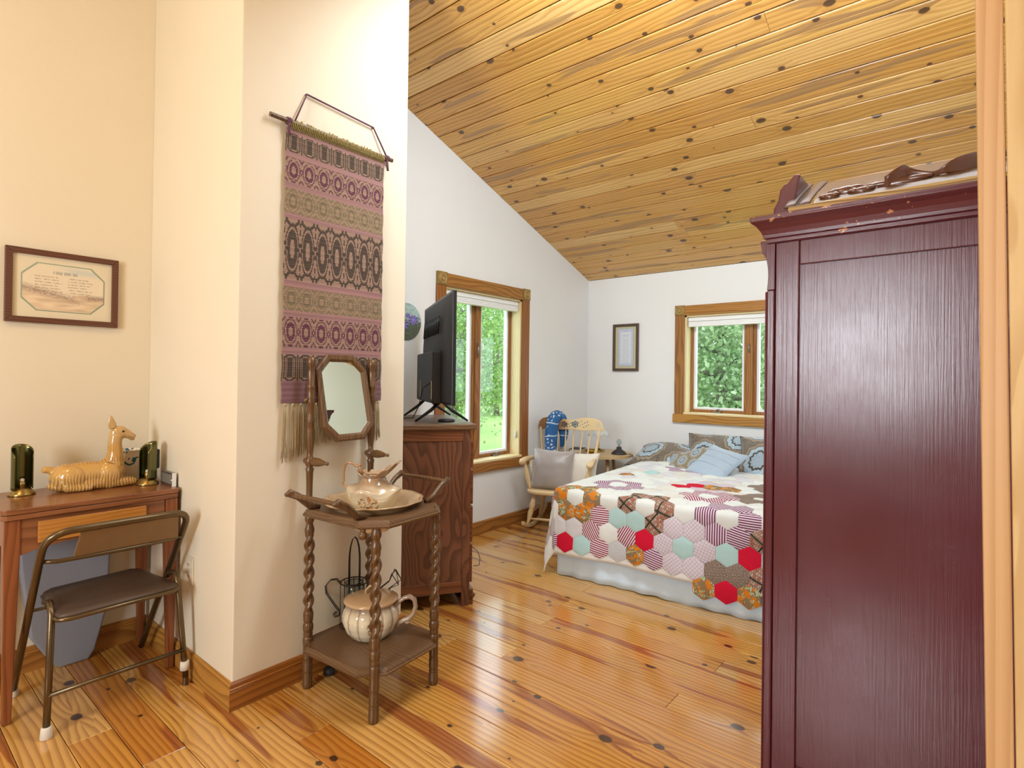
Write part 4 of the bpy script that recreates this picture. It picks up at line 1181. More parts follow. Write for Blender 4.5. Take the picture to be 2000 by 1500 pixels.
# ------------------------------------------------------------------ washstand
WR = math.radians(5.0)
ws = root('washstand', 'dark oak washstand with barley twist legs, towel bars and swinging mirror', 'washstand', (-1.872, 1.395, 0), WR)
LX, LY = 0.195, 0.158
def legprof(z):
    """(radius, twist amount)"""
    tab = [(0, .017), (.015, .020), (.05, .0185), (.052, .016), (.056, .0195), (.062, .016), (.068, .0195), (.10, .019), (.104, .015), (.108, .019), (.112, .015), (.118, .019), (.155, .018), (.168, .018), (.185, .020),
           (.20, .020), (.206, .016), (.212, .019), (.222, .017), (.235, .0205), (.25, .0205), (.262, .016), (.268, .019), (.29, .020), (.305, .019)]
    return np.interp(z, [a for a, _ in tab], [b for _, b in tab])
def leg(cx, cy, z1=0.700):
    g = G(); N = 190
    def f(a, b):
        z = z1*b; th = 2*PI*a
        if z < 0.305: r = float(legprof(z))
        elif z < 0.615:
            e = min(1, (z-.305)/.02, (.615-z)/.02); e = max(e, 0)
            r = 0.0158*(1+0.34*e*math.cos(2*(th - z*57)))+0.0005
        else:
            zz = z-0.615; r = float(np.interp(zz, [0, .01, .02, .035, .045, .05, .062, .075, .085], [.0165, .019, .0185, .014, .013, .017, .0195, .017, .014]))
        return (cx+r*math.cos(th), cy+r*math.sin(th), z)
    g.surf(f, 24, N, True, True); return g.build('leg', M['turned'], ws)
for sx, sy in ((1, -1), (1, 1), (-1, -1), (-1, 1)): leg(sx*LX, sy*LY)
def octo(hx, hy, c): return [(-hx+c, -hy), (hx-c, -hy), (hx, -hy+c), (hx, hy-c), (hx-c, hy), (-hx+c, hy), (-hx, hy-c), (-hx, -hy+c)]
def slab(name, hx, hy, c, zt, th, hole=None):
    g = G(); rings = [(0.010, zt-th), (0.002, zt-th+0.004), (0.0, zt-th*0.62), (0.006, zt-th*0.5), (0.007, zt-th*.35), (0.012, zt-0.003), (0.015, zt)]
    n = 8; vs = []
    for e, z in rings: vs += [(x, y, z) for x, y in octo(hx-e, hy-e, c)]
    fs = [(r*n+k, r*n+(k+1) % n, (r+1)*n+(k+1) % n, (r+1)*n+k) for r in range(len(rings)-1) for k in range(n)]
    b = (len(rings)-1)*n
    if hole is None:
        fs += [tuple(range(n))[::-1], tuple(b+k for k in range(n))]; g.add(vs, fs)
    else:
        g.add(vs, fs); H = 40
        # annulus fill between octagon and hole, top and bottom
        for base_, z in ((rings[-1][0], zt), (rings[0][0], zt-th)):
            out = []
            oc_ = octo(hx-base_, hy-base_, c)
            for k in range(H):
                th_ = 2*PI*k/H; d = (math.cos(th_), math.sin(th_)); best = 9
                for q in range(8):
                    (x1, y1), (x2, y2) = oc_[q], oc_[(q+1) % 8]
                    den = d[0]*(y2-y1)-d[1]*(x2-x1)
                    if abs(den) < 1e-9: continue
                    t_ = (x1*(y2-y1)-y1*(x2-x1))/den; s_ = (x1*d[1]-y1*d[0])/den
                    if t_ > 0 and -1e-6 <= s_ <= 1+1e-6: best = min(best, t_)
                out.append((d[0]*best, d[1]*best, z))
            inn = [(hole*math.cos(2*PI*k/H), hole*math.sin(2*PI*k/H), z) for k in range(H)]
            g.add(out+inn, [(k, (k+1) % H, H+(k+1) % H, H+k) for k in range(H)])
        g.add([(hole*math.cos(2*PI*k/H), hole*math.sin(2*PI*k/H), z) for z in (zt, zt-th) for k in range(H)], [(k, (k+1) % H, H+(k+1) % H, H+k) for k in range(H)])
    return g.build(name, M['oak'], ws)
slab('lower_shelf', 0.232, 0.208, 0.075, 0.188, 0.026)
slab('table_top', 0.240, 0.215, 0.078, 0.727, 0.030, hole=0.150)
g = G(); g.lathe([(0.010, 0.70), (0.012, 0.694), (0.008, 0.690), (0.015, 0.684), (0.017, 0.676), (0.014, 0.666), (0.008, 0.663), (0, 0.663)], 16, (0.165, -0.195, 0)); g.build('finial', M['turned'], ws)
# towel bars: curved brackets with a dowel each side
for sy in (-1, 1):
    for sx in (-1, 1):
        g = G(); pts = [(sx*0.135, sy*0.165, 0.728), (sx*0.137, sy*0.205, 0.748), (sx*0.139, sy*0.250, 0.786), (sx*0.140, sy*0.290, 0.806), (sx*0.140, sy*0.305, 0.800)]
        sec = []
        g.tube(pts, [0.017, 0.015, 0.015, 0.017, 0.008], 10, flat=0.75); g.build('towel_bracket', M['oakz'], ws)
    g = G(); g.tube([(-0.145, sy*0.285, 0.800), (-0.10, sy*0.285, 0.800), (0.0, sy*0.285, 0.800), (0.10, sy*0.285, 0.800), (0.145, sy*0.285, 0.800)], [0.006, 0.0085, 0.0095, 0.0085, 0.006], 10)
    g.build('towel_bar', M['turned'], ws)
# mirror posts
MXx = -0.200
for sy in (-1, 1):
    prf = [(0.016, .727), (.018, .735), (.012, .745), (.0125, .80), (.014, .86), (.017, .875), (.012, .882), (.018, .893), (.020, .905), (.018, .917), (.011, .925), (.012, .94), (.016, .98), (.0175, 1.03), (.015, 1.06), (.018, 1.065), (.015, 1.07), (.018, 1.076), (.014, 1.083),
           (.0155, 1.10), (.0155, 1.14), (.018, 1.146), (.0145, 1.152), (.018, 1.158), (.015, 1.166), (.0155, 1.20), (.018, 1.206), (.014, 1.212), (.0155, 1.26), (.0125, 1.285), (.018, 1.292), (.0185, 1.31), (.014, 1.322), (0.002, 1.327)]
    g = G(); g.lathe(prf, 16, (MXx, sy*LY, 0)); g.build('mirror_post', M['turned'], ws)
    g = G(); q = Matrix.Translation((MXx, sy*LY, 0.905)) @ Matrix.Rotation(PI/2, 4, 'Y')
    g.lathe([(0.0, -0.03), (.012, -.028), (.016, -.018), (.010, .008), (.013, .016), (.018, .035), (.017, .055), (.010, .085), (.006, .10), (.007, .112), (0, .113)], 14, (0, 0, 0), M=q); g.build('peg', M['turned'], ws)
    g = G(); g.sphere((MXx-0.002, sy*(LY+0.022), 1.150), 0.009, 10, 8); g.cyl((MXx, sy*(LY-0.04), 1.150), (MXx, sy*(LY+0.02), 1.150), 0.004, n=8); g.build('pivot_knob', M['turned'], ws)
# tilting octagonal mirror, bottom swung forward
tl = math.radians(13)
MM_ = Matrix.Translation((MXx+0.012, 0, 1.158)) @ Matrix.Rotation(-tl, 4, 'Y')
mh, mw_, mc = 0.178, 0.125, 0.060
def oc2(e): return [(-mw_+mc*1.0-e*.4, -mh-e), (mw_-mc+e*.4, -mh-e), (mw_+e, -mh+mc-e*.4), (mw_+e, mh-mc+e*.4), (mw_-mc+e*.4, mh+e), (-mw_+mc-e*.4, mh+e), (-mw_-e, mh-mc+e*.4), (-mw_-e, -mh+mc-e*.4)]
o1, o2, o3 = oc2(0.006), oc2(-0.014), oc2(-0.024)
for k in range(8):
    k2 = (k+1) % 8; g = G()
    ring = [(o1, -0.010), (o1, 0.010), (oc2(0.0), 0.014), (o2, 0.013), (o3, 0.004), (o3, -0.010)]
    vs = [(d_, o_[k][0], o_[k][1]) for o_, d_ in ring] + [(d_, o_[k2][0], o_[k2][1]) for o_, d_ in ring]
    g.add(vs, [(q, (q+1) % 6, 6+(q+1) % 6, 6+q) for q in range(6)] + [tuple(range(6)), tuple(range(11, 5, -1))], M=MM_)
    g.build('mirror_frame', M['oakz'] if k in (2, 6) else M['turned'], ws)
g = G(); g.add([(0.003, a, b) for a, b in o3], [tuple(range(8))], M=MM_); g.build('mirror_glass', M['mirror'], ws, fix=False)
g = G(); g.add([(-0.008, a, b) for a, b in o1], [tuple(range(8))], M=MM_); g.build('mirror_back', M['oakz'], ws, fix=False)

ds = root('door_stop', 'small dark rubber door stop on the floor under the washstand', 'door stop', (-2.075, 1.335, 0))
g = G(); g.lathe([(0, 0), (.020, 0), (.024, .006), (.022, .022), (.014, .030), (0, .031)], 20); g.build('body', M['blackmatte'], ds)
# ceramics ----------------------------------------------------------------
def ceramic(name, body, shade, zlo, zhi, ribs=0, flower=None, amt=0.7):
    m, nt, p = newmat(name); t = NT(nt); co = t.obj(); x, y, z = t.sep(co)
    n = t.noise(co, 14, 3); n2 = t.noise(co, 30, 3)
    k = t.smooth(t.math('ADD', z, t.math('MULTIPLY', t.math('SUBTRACT', n, 0.5), 0.05)), zlo, zhi)
    col = t.mix(t.math('MULTIPLY', k, amt), lin(body), t.mix(n2, lin(shade), lin('6b4a34')))
    if ribs:
        a = t.math('ARCTAN2', y, x); s = t.math('ABSOLUTE', t.math('SINE', t.math('MULTIPLY', a, ribs/2.0)))
        rb = t.math('SUBTRACT', 1.0, t.smooth(s, 0.05, 0.42))
        col = t.mix(t.math('MULTIPLY', rb, 0.55), col, lin('7a5438'))
    if flower:
        fx, fy, fz, fr = flower
        d = t.vmath('DISTANCE', co, (fx, fy, fz)); fn = t.noise(co, 70, 3, 0.6, 1.0)
        mk = t.math('MULTIPLY', t.math('LESS_THAN', t.math('ADD', d, t.math('MULTIPLY', fn, 0.05)), fr+0.025), t.math('GREATER_THAN', t.noise(co, 95, 2), 0.50))
        vc = t.mix(t.smooth(t.noise(co, 48, 1), 0.45, 0.55), lin('4a3430'), lin('c07a2a')); col = t.mix(t.math('MULTIPLY', mk, 0.85), col, vc)
    t.l(col, p.inputs['Base Color']); p.inputs['Roughness'].default_value = 0.16; p.inputs['Coat Weight'].default_value = 0.6; p.inputs['Coat Roughness'].default_value = 0.05
    return m
bowl = root('wash_basin', 'large tan and cream ceramic wash basin sunk in the washstand top', 'basin', (-1.872, 1.395, 0.630))
mb = ceramic('basin_glaze', 'dfc39a', 'b08c5c', 0.02, 0.12, amt=0.55)
g = G()
pr = [(0.0, 0.0), (0.065, 0.0), (0.075, 0.010), (0.105, 0.035), (0.135, 0.065), (0.148, 0.085), (0.165, 0.104), (0.192, 0.120), (0.200, 0.124), (0.198, 0.128), (0.188, 0.124), (0.160, 0.108), (0.140, 0.088), (0.125, 0.065), (0.098, 0.040), (0.070, 0.020), (0.0, 0.014)]
def bf(a, b):
    m_ = len(pr)-1; r, z = pr[int(round(b*m_))]
    k_ = max(0, (r-0.15)/0.05); return ((r*(1+0.012*k_*math.cos(12*2*PI*a)))*math.cos(2*PI*a), (r*(1+0.012*k_*math.cos(12*2*PI*a)))*math.sin(2*PI*a), z)
g.surf(bf, 72, len(pr)-1, True, False); g.build('bowl', mb, bowl)

PAg = math.atan2(0.6366, 0.7711)
pit = root('pitcher', 'ruffled cream and tan ceramic pitcher painted with wildflowers standing in the basin', 'pitcher', (-1.872, 1.395, 0.6445), PAg)
mp_ = ceramic('pitcher_glaze', 'ddd2b4', 'b98658', 0.120, 0.19, flower=(0.0, -0.098, 0.100, 0.040), amt=0.75)
g = G()
ph = [(0.0, 0.0), (0.050, 0.0), (0.052, 0.008), (0.060, 0.030), (0.077, 0.068), (0.092, 0.100), (0.101, 0.124), (0.105, 0.140), (0.100, 0.153), (0.080, 0.163), (0.060, 0.174), (0.050, 0.186), (0.047, 0.200)]
def pf(a, b):
    m_ = len(ph)-1; i = b*m_; i0 = min(int(i), m_-1); f = i-i0
    r = ph[i0][0]*(1-f)+ph[i0+1][0]*f; z = ph[i0][1]*(1-f)+ph[i0+1][1]*f; th = 2*PI*a
    bul = math.exp(-((z-0.140)/0.022)**2)
    r *= 1+0.09*bul*math.cos(4*th+0.9); z += 0.015*bul*math.cos(4*th+0.9)
    return (r*math.cos(th), r*math.sin(th), z)
g.surf(pf, 72, 48, True, False)
def lip(a, b):       # flaring ruffled lip, raised to a spout at +x
    th = 2*PI*a; sp = max(0, math.cos(th))**1.6; bk = max(0, -math.cos(th))**3
    r = 0.047 + b*(0.016+0.050*sp+0.006*bk) + 0.005*b*math.cos(13*th)
    z = 0.200 + b*(0.010+0.056*sp**1.3 + 0.006*math.cos(13*th)*b + 0.008*bk)
    return (r*math.cos(th), r*math.sin(th)*(1-0.15*b*sp), z)
g.surf(lip, 104, 10, True, False)
o = g.build('body', mp_, pit, fix=False); sm = o.modifiers.new('s', 'SOLIDIFY'); sm.thickness = 0.0035; sm.offset = -1
g = G(); hp = [(-0.046, 0, 0.208), (-0.056, 0, 0.226), (-0.060, 0, 0.246), (-0.072, 0, 0.240), (-0.084, 0, 0.250), (-0.100, 0, 0.256), (-0.116, 0, 0.246), (-0.122, 0, 0.215), (-0.122, 0, 0.180), (-0.128, 0, 0.170), (-0.118, 0, 0.158), (-0.106, 0, 0.150), (-0.096, 0, 0.138)]
g.tube(hp, [.008, .007, .008, .005, .006, .005, .0045, .004, .0045, .006, .0045, .006, .009], 10); g.sphere((-0.060, 0, 0.243), 0.009, 10, 8)
g.build('handle', ceramic('handle_glaze', 'c99a66', '8a5a38', 0, 0.3), pit)

pot = root('lidded_pot', 'ribbed cream lidded ceramic pot with scroll handle on the lower shelf', 'pot', (-1.905, 1.415, 0.189), PAg)
mpo = ceramic('pot_glaze', 'ded3b8', '6d5240', 0.095, 0.145, ribs=14, flower=(0.045, -0.105, 0.065, 0.034), amt=0.7)
g = G()
pp = [(0.0, 0.0), (0.072, 0.0), (0.080, 0.006), (0.100, 0.030), (0.112, 0.060), (0.114, 0.085), (0.108, 0.108), (0.096, 0.125), (0.094, 0.134), (0.098, 0.140), (0.0, 0.140)]
def pof(a, b):
    m_ = (len(pp)-1); i = b*m_; i0 = min(int(i), m_-1); f = i-i0
    r = pp[i0][0]*(1-f)+pp[i0+1][0]*f; z = pp[i0][1]*(1-f)+pp[i0+1][1]*f; th = 2*PI*a
    e = math.exp(-((z-.065)/.055)**2)
    return (r*(1-0.05*e*(1-abs(math.sin(7*th))**0.5))*math.cos(th), r*(1-0.05*e*(1-abs(math.sin(7*th))**0.5))*math.sin(th), z)
g.surf(pof, 112, 40, True, False); g.build('body', mpo, pot)
g = G(); g.lathe([(0.0, .139), (.104, .140), (.109, .144), (.109, .150), (.100, .156), (.070, .163), (.030, .168), (0, .169)], 48); g.build('lid', ceramic('lid_glaze', 'c4a27a', '5a4030', 0.10, 0.30, amt=0.25), pot)
g = G(); g.tube([(-0.020, 0, .166), (-0.022, 0, .182), (-0.005, 0, .198), (0.015, 0, .204), (0.026, 0, .190), (0.022, 0, .167)], [.008, .005, .006, .006, .005, .007], 8); g.build('lid_handle', mb, pot)
g = G(); g.tube([(0.098, 0, .122), (0.118, 0, .138), (0.138, 0, .152), (0.160, 0, .158), (0.178, 0, .146), (0.184, 0, .118), (0.176, 0, .088), (0.158, 0, .068), (0.136, 0, .060), (0.118, 0, .050), (0.108, 0, .036)], [.012, .008, .009, .011, .010, .009, .009, .010, .010, .009, .010], 10)
g.sphere((0.150, 0.0, .052), (.012, .008, .008), 8, 6); g.build('handle', ceramic('handle_glaze2', 'b8a088', '6a5040', 0, 0.3), pot)

# wire watering can candle holder
can = root('wire_watering_can', 'dark wire watering can candle holder standing behind the lidded pot', 'candle holder', (-2.030, 1.420, 0.189), PAg)
RW = 0.056; HZ = 0.185
def circ(r, z, n=28): return [(r*math.cos(2*PI*k/n), r*math.sin(2*PI*k/n), z) for k in range(n)]
g = G(); g.tube(circ(RW, 0.004), 0.0022, 6, True); g.tube(circ(RW, HZ), 0.0028, 6, True); g.tube(circ(0.036, HZ-0.002), 0.0022, 6, True)
for k in range(8):
    a = 2*PI*k/8+.3; g.cyl((RW*math.cos(a), RW*math.sin(a), 0), (RW*math.cos(a), RW*math.sin(a), HZ), 0.0016, n=6)
g.build('cage', M['wire'], can)
g = G()
for yy in (-0.010, 0, 0.010, ):
    g.tube([(-0.022, yy, HZ-0.05), (-0.022, yy, HZ+0.09)] + [(-0.022*math.cos(t_*PI), yy*(1-.6*math.sin(t_*PI)), HZ+0.09+0.10*math.sin(t_*PI)) for t_ in (0.08, .2, .35, .5, .65, .8, .92)] + [(0.022, yy, HZ+0.09), (0.022, yy, HZ-0.05)], 0.0018, 6)
g.build('hoop_handle', M['wire'], can)
g = G()
for yy in (-0.006, 0.006):
    g.tube([(-RW, yy, HZ-0.01), (-0.075, yy, HZ+0.010), (-0.100, yy, HZ+0.006), (-0.122, yy, HZ-0.020), (-0.118, yy, HZ-0.05), (-0.090, yy, HZ-0.09), (-0.060, yy, HZ-0.128), (-0.062, yy, HZ-0.145), (-0.080, yy, HZ-0.150), (-0.086, yy, HZ-0.137), (-0.076, yy, HZ-0.130), (-0.072, yy, HZ-.138)], 0.0020, 6)
g.build('side_handle', M['wire'], can)
g = G()
for yy in (-0.014, 0.014):
    g.tube([(RW, yy, 0.085), (0.100, yy*.8, 0.150), (0.150, yy*.6, 0.190), (0.165, yy*2.2, 0.230), (0.178, 0, 0.236)], 0.0018, 6)
    g.tube([(RW, yy, 0.055), (0.105, yy*.8, 0.120), (0.160, yy*.6, 0.165), (0.195, yy*2.2, 0.185), (0.178, 0, 0.236)], 0.0018, 6)
g.tube([(0.165, -.03, .230), (0.195, -.03, .185)], 0.0018, 6); g.tube([(0.165, .03, .230), (0.195, .03, .185)], 0.0018, 6)
g.tube([(0.02, -RW*.9, HZ), (0.06, -0.03, HZ+.040), (0.085, -0.01, HZ)], 0.0018, 6)
g.build('spout', M['wire'], can)
m = bpy.data.materials.new('candle_glass'); m.use_nodes = True; nt = m.node_tree; nt.nodes.clear(); t = NT(nt)
out = t.n('ShaderNodeOutputMaterial'); tr = t.n('ShaderNodeBsdfTransparent'); gl = t.n('ShaderNodeBsdfGlossy'); gl.inputs['Roughness'].default_value = 0.05
tr.inputs[0].default_value = (0.80, 0.88, 0.88, 1); lw_ = t.n('ShaderNodeLayerWeight'); lw_.inputs['Blend'].default_value = 0.5
mx = t.n('ShaderNodeMixShader'); t.l(t.math('ADD', t.math('MULTIPLY', t.math('POWER', lw_.outputs['Facing'], 3.0), 0.7), 0.05), mx.inputs[0]); t.l(tr.outputs[0], mx.inputs[1]); t.l(gl.outputs[0], mx.inputs[2]); t.l(mx.outputs[0], out.inputs[0])
M['cglass'] = m
g = G(); g.lathe([(0.034, 0.006), (0.035, 0.15), (0.037, HZ-.006), (0.034, HZ-.006), (0.032, 0.012), (0.0, 0.012)], 28, cap=False); g.build('glass_cup', M['cglass'], can)

# ------------------------------------------------------------------ desk (closed sewing table)
dk = root('desk', 'small walnut desk with tapered legs and one oak drawer in the alcove', 'desk', (0, 0, 0))
DX0, DX1, DY0, DY1, DZ = -3.015, -2.612, 0.372, 0.948, 0.762
def rbox(x0, x1, y0, y1, r, n=5):
    pts = []
    for cx, cy, a0 in ((x1-r, y1-r, 0), (x0+.005, y1-.005, PI/2), (x0+.005, y0+.005, PI), (x1-r, y0+r, 1.5*PI)):
        rr = r if cx > x0+0.1 else 0.005
        for k in range(n): pts.append((cx+rr*math.cos(a0+PI/2*k/(n-1)), cy+rr*math.sin(a0+PI/2*k/(n-1))))
    return pts
g = G(); g.prism(rbox(DX0, DX1, DY0, DY1, 0.025), DZ-0.020, DZ); g.build('desk_top', M['desk'], dk, bevel=0.003)
g = G(); g.prism(rbox(DX0+.002, DX1-0.002, DY0+.002, DY1-.002, 0.025), DZ-0.040, DZ-0.0215); g.build('lower_leaf', M['desk'], dk, bevel=0.003)
g = G(); g.box((DX1-0.030, DY0+0.055, DZ-0.150), (DX1-0.018, DY1-0.055, DZ-0.040)); 
ap = G(); pol = [(DY0+0.055, DZ-.0405), (DY0+0.055, DZ-.172)] + [(DY0+0.055+0.466*k/10, DZ-.172+0.030*math.sin(PI*k/10)**.7) for k in range(1, 10)] + [(DY1-0.055, DZ-.172), (DY1-0.055, DZ-.0405)]
ap.prism(pol, DX1-0.034, DX1-0.016, 'YZ'); ap.build('apron', M['desk'], dk, bevel=0.002)
g = G(); g.box((DX1-0.019, DY0+0.105, DZ-0.135), (DX1-0.008, DY1-0.125, DZ-0.056)); d = g.build('drawer_front', M['drawer'], dk, bevel=0.003, label='lighter oak drawer front')
g = G(); g.box((DX0+.02, DY0+0.02, DZ-.15), (DX1-.04, DY0+.032, DZ-.04)); g.build('side_rail', M['desk'], dk)
g = G(); g.box((DX0+.02, DY1-0.032, DZ-.15), (DX1-.04, DY1-.02, DZ-.04)); g.build('side_rail', M['desk'], dk)
for x_, sx in ((DX1-0.034, 1), (DX0+0.030, -1)):
    for y_, sy in ((DY0+0.034, -1), (DY1-0.030, 1)):
        g = G(); tw = 0.023; bw = 0.0125; dx = 0.012*sx; dy = 0.006*sy if sy < 0 else 0.004
        vs = [(x_+dx-bw, y_+dy-bw, 0), (x_+dx+bw, y_+dy-bw, 0), (x_+dx+bw, y_+dy+bw, 0), (x_+dx-bw, y_+dy+bw, 0),
              (x_-tw, y_-tw, DZ-.17), (x_+tw, y_-tw, DZ-.17), (x_+tw, y_+tw, DZ-.17), (x_-tw, y_+tw, DZ-.17),
              (x_-tw, y_-tw, DZ-.0405), (x_+tw, y_-tw, DZ-.0405), (x_+tw, y_+tw, DZ-.0405), (x_-tw, y_+tw, DZ-.0405)]
        g.add(vs, [(0,3,2,1), (8,9,10,11)] + [(4*r+k, 4*r+(k+1) % 4, 4*r+4+(k+1) % 4, 4*r+4+k) for r in (0, 1) for k in range(4)])
        g.build('leg', M['deskz'], dk, bevel=0.004)

# tapered bin under the desk
bn = root('waste_bin', 'tapered blue-grey bin standing on the floor under the desk', 'bin', (-2.985, 0.672, 0))
out_ = [(-0.050, 0.0), (0.048, 0.0), (0.070, 0.035), (0.112, 0.205), (0.125, 0.540), (-0.190, 0.540), (-0.182, 0.42), (-0.150, 0.155), (-0.075, 0.020)]
g = G(); n = len(out_); cz2 = 0.27
vs = [(-0.038, a, z) for a, z in out_] + [(0.010, a, z) for a, z in out_] + [(0.016, a*0.96, cz2+(z-cz2)*0.985) for a, z in out_]
vs = [(x_ - 0.0, a, max(0, z)) for x_, a, z in vs]
g.add(vs, [tuple(range(n))[::-1], tuple(range(2*n, 3*n))] + [(r*n+k, r*n+(k+1) % n, (r+1)*n+(k+1) % n, (r+1)*n+k) for r in (0, 1) for k in range(n)])
g.build('shell', M['greybin'], bn, bevel=0.004)

# ------------------------------------------------------------------ folding chair
fc = root('folding_chair', 'brown metal folding chair with vinyl seat and back pushed up to the desk', 'chair', (0, 0, 0))
yl, yr = 0.462, 0.905
def lerp(a, b, t_): return [a[i]+(b[i]-a[i])*t_ for i in range(3)]
tl_, tr_ = (-2.405, 0.455, 0.700), (-2.405, 0.905, 0.700)
fl_, fr_ = (-2.842, 0.450, 0.022), (-2.885, 0.893, 0.022)
def arcp(p0, p1, p2, n=7):
    return [[(1-t_)**2*p0[i]+2*t_*(1-t_)*p1[i]+t_*t_*p2[i] for i in range(3)] for t_ in [k/(n-1) for k in range(n)]]
g = G()
pa = lerp(tl_, fl_, 0.10); pb = (tl_[0]+.0, tl_[1]+0.075, tl_[2]+.004); pc = (tr_[0], tr_[1]-0.055, tr_[2]+.004); pd = lerp(tr_, fr_, 0.08)
path = [fl_] + [lerp(fl_, pa, k/6) for k in range(1, 6)] + arcp(pa, tl_, pb) + [lerp(pb, pc, k/6) for k in range(1, 6)] + arcp(pc, tr_, pd) + [lerp(pd, fr_, k/6) for k in range(1, 7)]
g.tube(path, 0.0125, 12); g.build('main_frame', M['bronze'], fc)
rl0, rl1 = (-2.432, 0.474, 0.030), (-2.470, 0.490, 0.405)
rr0, rr1 = (-2.440, 0.914, 0.030), (-2.475, 0.892, 0.405)
for a_, b_ in ((rl0, rl1), (rr0, rr1)):
    g = G(); g.tube([a_, lerp(a_, b_, .5), b_, (b_[0]-0.03, b_[1], b_[2]+0.035), (b_[0]-0.10, b_[1], b_[2]+0.018)], 0.011, 10); g.build('rear_leg', M['bronze'], fc)
g = G(); g.tube([(-2.440, 0.478, 0.140), (-2.445, 0.912, 0.140)], 0.008, 8); g.build('stretcher', M['bronze'], fc)
g = G(); g.tube([(-2.475, 0.458, 0.595), (-2.462, 0.50, 0.590), (-2.458, 0.70, 0.588), (-2.462, 0.86, 0.590), (-2.475, 0.905, 0.595)], 0.008, 8); g.build('back_rail', M['bronze'], fc)
# back board (slanted edges)
g = G(); B0 = [(-2.462, 0.545, 0.594), (-2.462, 0.885, 0.594), (-2.412, 0.868, 0.694), (-2.412, 0.556, 0.694)]
vs = [];
for d in (0.005, -0.005):
    vs += [(x_+d, y_, z_) for x_, y_, z_ in B0]
g.add(vs, [(0, 1, 2, 3), (7, 6, 5, 4)] + [(k, (k+1) % 4, 4+(k+1) % 4, 4+k) for k in range(4)]); g.build('back_panel', M['vinyl'], fc, bevel=0.003)
# seat
sp_ = [(-2.430, 0.500), (-2.415, 0.53), (-2.425, 0.86), (-2.440, 0.880), (-2.475, 0.885), (-2.76, 0.845), (-2.785, 0.82), (-2.760, 0.54), (-2.735, 0.515), (-2.47, 0.495)]
g = G(); cxs = sum(a for a, b in sp_)/10; cys = sum(b for a, b in sp_)/10; n = 10; vs = []
for e, z in ((0.97, 0.396), (1.0, 0.400), (1.0, 0.407), (0.97, 0.413), (0.85, 0.416), (0.4, 0.417)): vs += [(cxs+(a-cxs)*e, cys+(b-cys)*e, z) for a, b in sp_]
g.add(vs, [tuple(range(n))[::-1], tuple(range(5*n, 6*n))] + [(r*n+k, r*n+(k+1) % n, (r+1)*n+(k+1) % n, (r+1)*n+k) for r in range(5) for k in range(n)], True)
g.build('seat', M['vinyld'], fc, fix=True)
g = G(); g.tube([(a, b, 0.394) for a, b in sp_], 0.008, 8, True); g.cyl((-2.60, 0.462, 0.392), (-2.60, 0.905, 0.392), 0.006, n=8); g.build('seat_frame', M['bronze'], fc)
for c_, dx_ in ((fl_, -0.0), (rl0, 0.0)):
    g = G(); up_ = (c_[0], c_[1], 0.045); g.lathe([(0.0, 0), (0.016, 0.0), (0.018, 0.004), (0.0155, 0.036), (0.013, 0.040)], 14, (c_[0], c_[1], 0)); g.build('rubber_foot', M['rubber'], fc)
g = G(); g.cyl((-2.4385, 0.913, 0.0), (-2.440, 0.914, 0.034), 0.0105, n=12); g.build('leg_end', M['bronze'], fc)
g = G(); g.lathe([(0.0125, 0.058), (0.018, 0.060), (0.0165, 0.092), (0.0125, 0.094)], 14, (-2.4445, 0.912, 0)); g.build('rubber_foot', M['rubber'], fc, label='white rubber foot slid up the leg')

# ------------------------------------------------------------------ things on the desk
def sconce(name, label, loc, rz, ht, handle):
    rt = root(name, label, 'candle holder', loc, rz, 'brass candle holders on the desk')
    g = G(); g.lathe([(0.0, 0), (0.042, 0.0), (0.044, 0.003), (0.040, 0.010), (0.030, 0.022), (0.025, 0.028), (0.0, 0.030)], 32); g.build('base', M['brass'], rt)
    g = G()
    def f(a, b):
        th = math.radians(-125) + math.radians(250)*a
        top = ht*(1-0.22*(abs(2*a-1))**2.0)
        z = 0.024 + (top-0.024)*b
        r = 0.0325
        return (-r*math.cos(th), r*math.sin(th), z)
    g.surf(f, 32, 14, False); o = g.build('shield', M['brassg'], rt, fix=False); s_ = o.modifiers.new('s', 'SOLIDIFY'); s_.thickness = 0.002
    g = G(); g.lathe([(0.0, .028), (.012, .029), (.0125, .052), (.009, .054), (0, .050)], 18); g.build('candle_cup', M['brass'], rt)
    g = G(); g.lathe([(0.0, .050), (.008, .050), (.0085, .062), (.003, .066), (0, .066)], 14); g.build('candle_stub', plain('wax', 'cfc3ae', 0.5) if 'wax' not in bpy.data.materials else bpy.data.materials['wax'], rt)
    if handle:
        g = G(); g.box((-0.052, -0.008, ht*0.34), (-0.036, 0.008, ht*0.80)); g.build('back_clip', M['black'], rt, bevel=0.006)
    return rt
sconce('candle_holder', 'brass candle holder with curved shield at the left end of the desk', (-2.905, 0.476, DZ), math.radians(8), 0.200, False)
sconce('candle_holder', 'brass candle holder with curved shield at the right end of the desk', (-2.800, 0.880, DZ), math.radians(-72), 0.188, True)
cup = root('flower_crock', 'white crock with painted blue flowers behind the llama figurine', 'crock', (-2.955, 0.862, DZ))
m, nt, p = newmat('crock_glaze'); t = NT(nt); co = t.obj(); n1 = t.noise(co, 26, 2, 0.5, .8); n2 = t.noise(co, 48, 2, .5, 1.)
x_, y_, z_ = t.sep(co)
col = t.mix(t.math('MULTIPLY', t.smooth(n1, .56, .58), t.smooth(z_, 0.03, 0.05)), lin('ddd2bc'), t.mix(t.smooth(n2, .47, .5), lin('3b57a0'), lin('2e6a6c')))
t.l(col, p.inputs['Base Color']); p.inputs['Roughness'].default_value = 0.25
g = G(); g.lathe([(0, 0), (.048, 0), (.052, .006), (.053, .12), (.055, .138), (.057, .142), (.051, .142), (.049, .12), (.048, .01), (0, .01)], 36); g.build('body', m, cup)
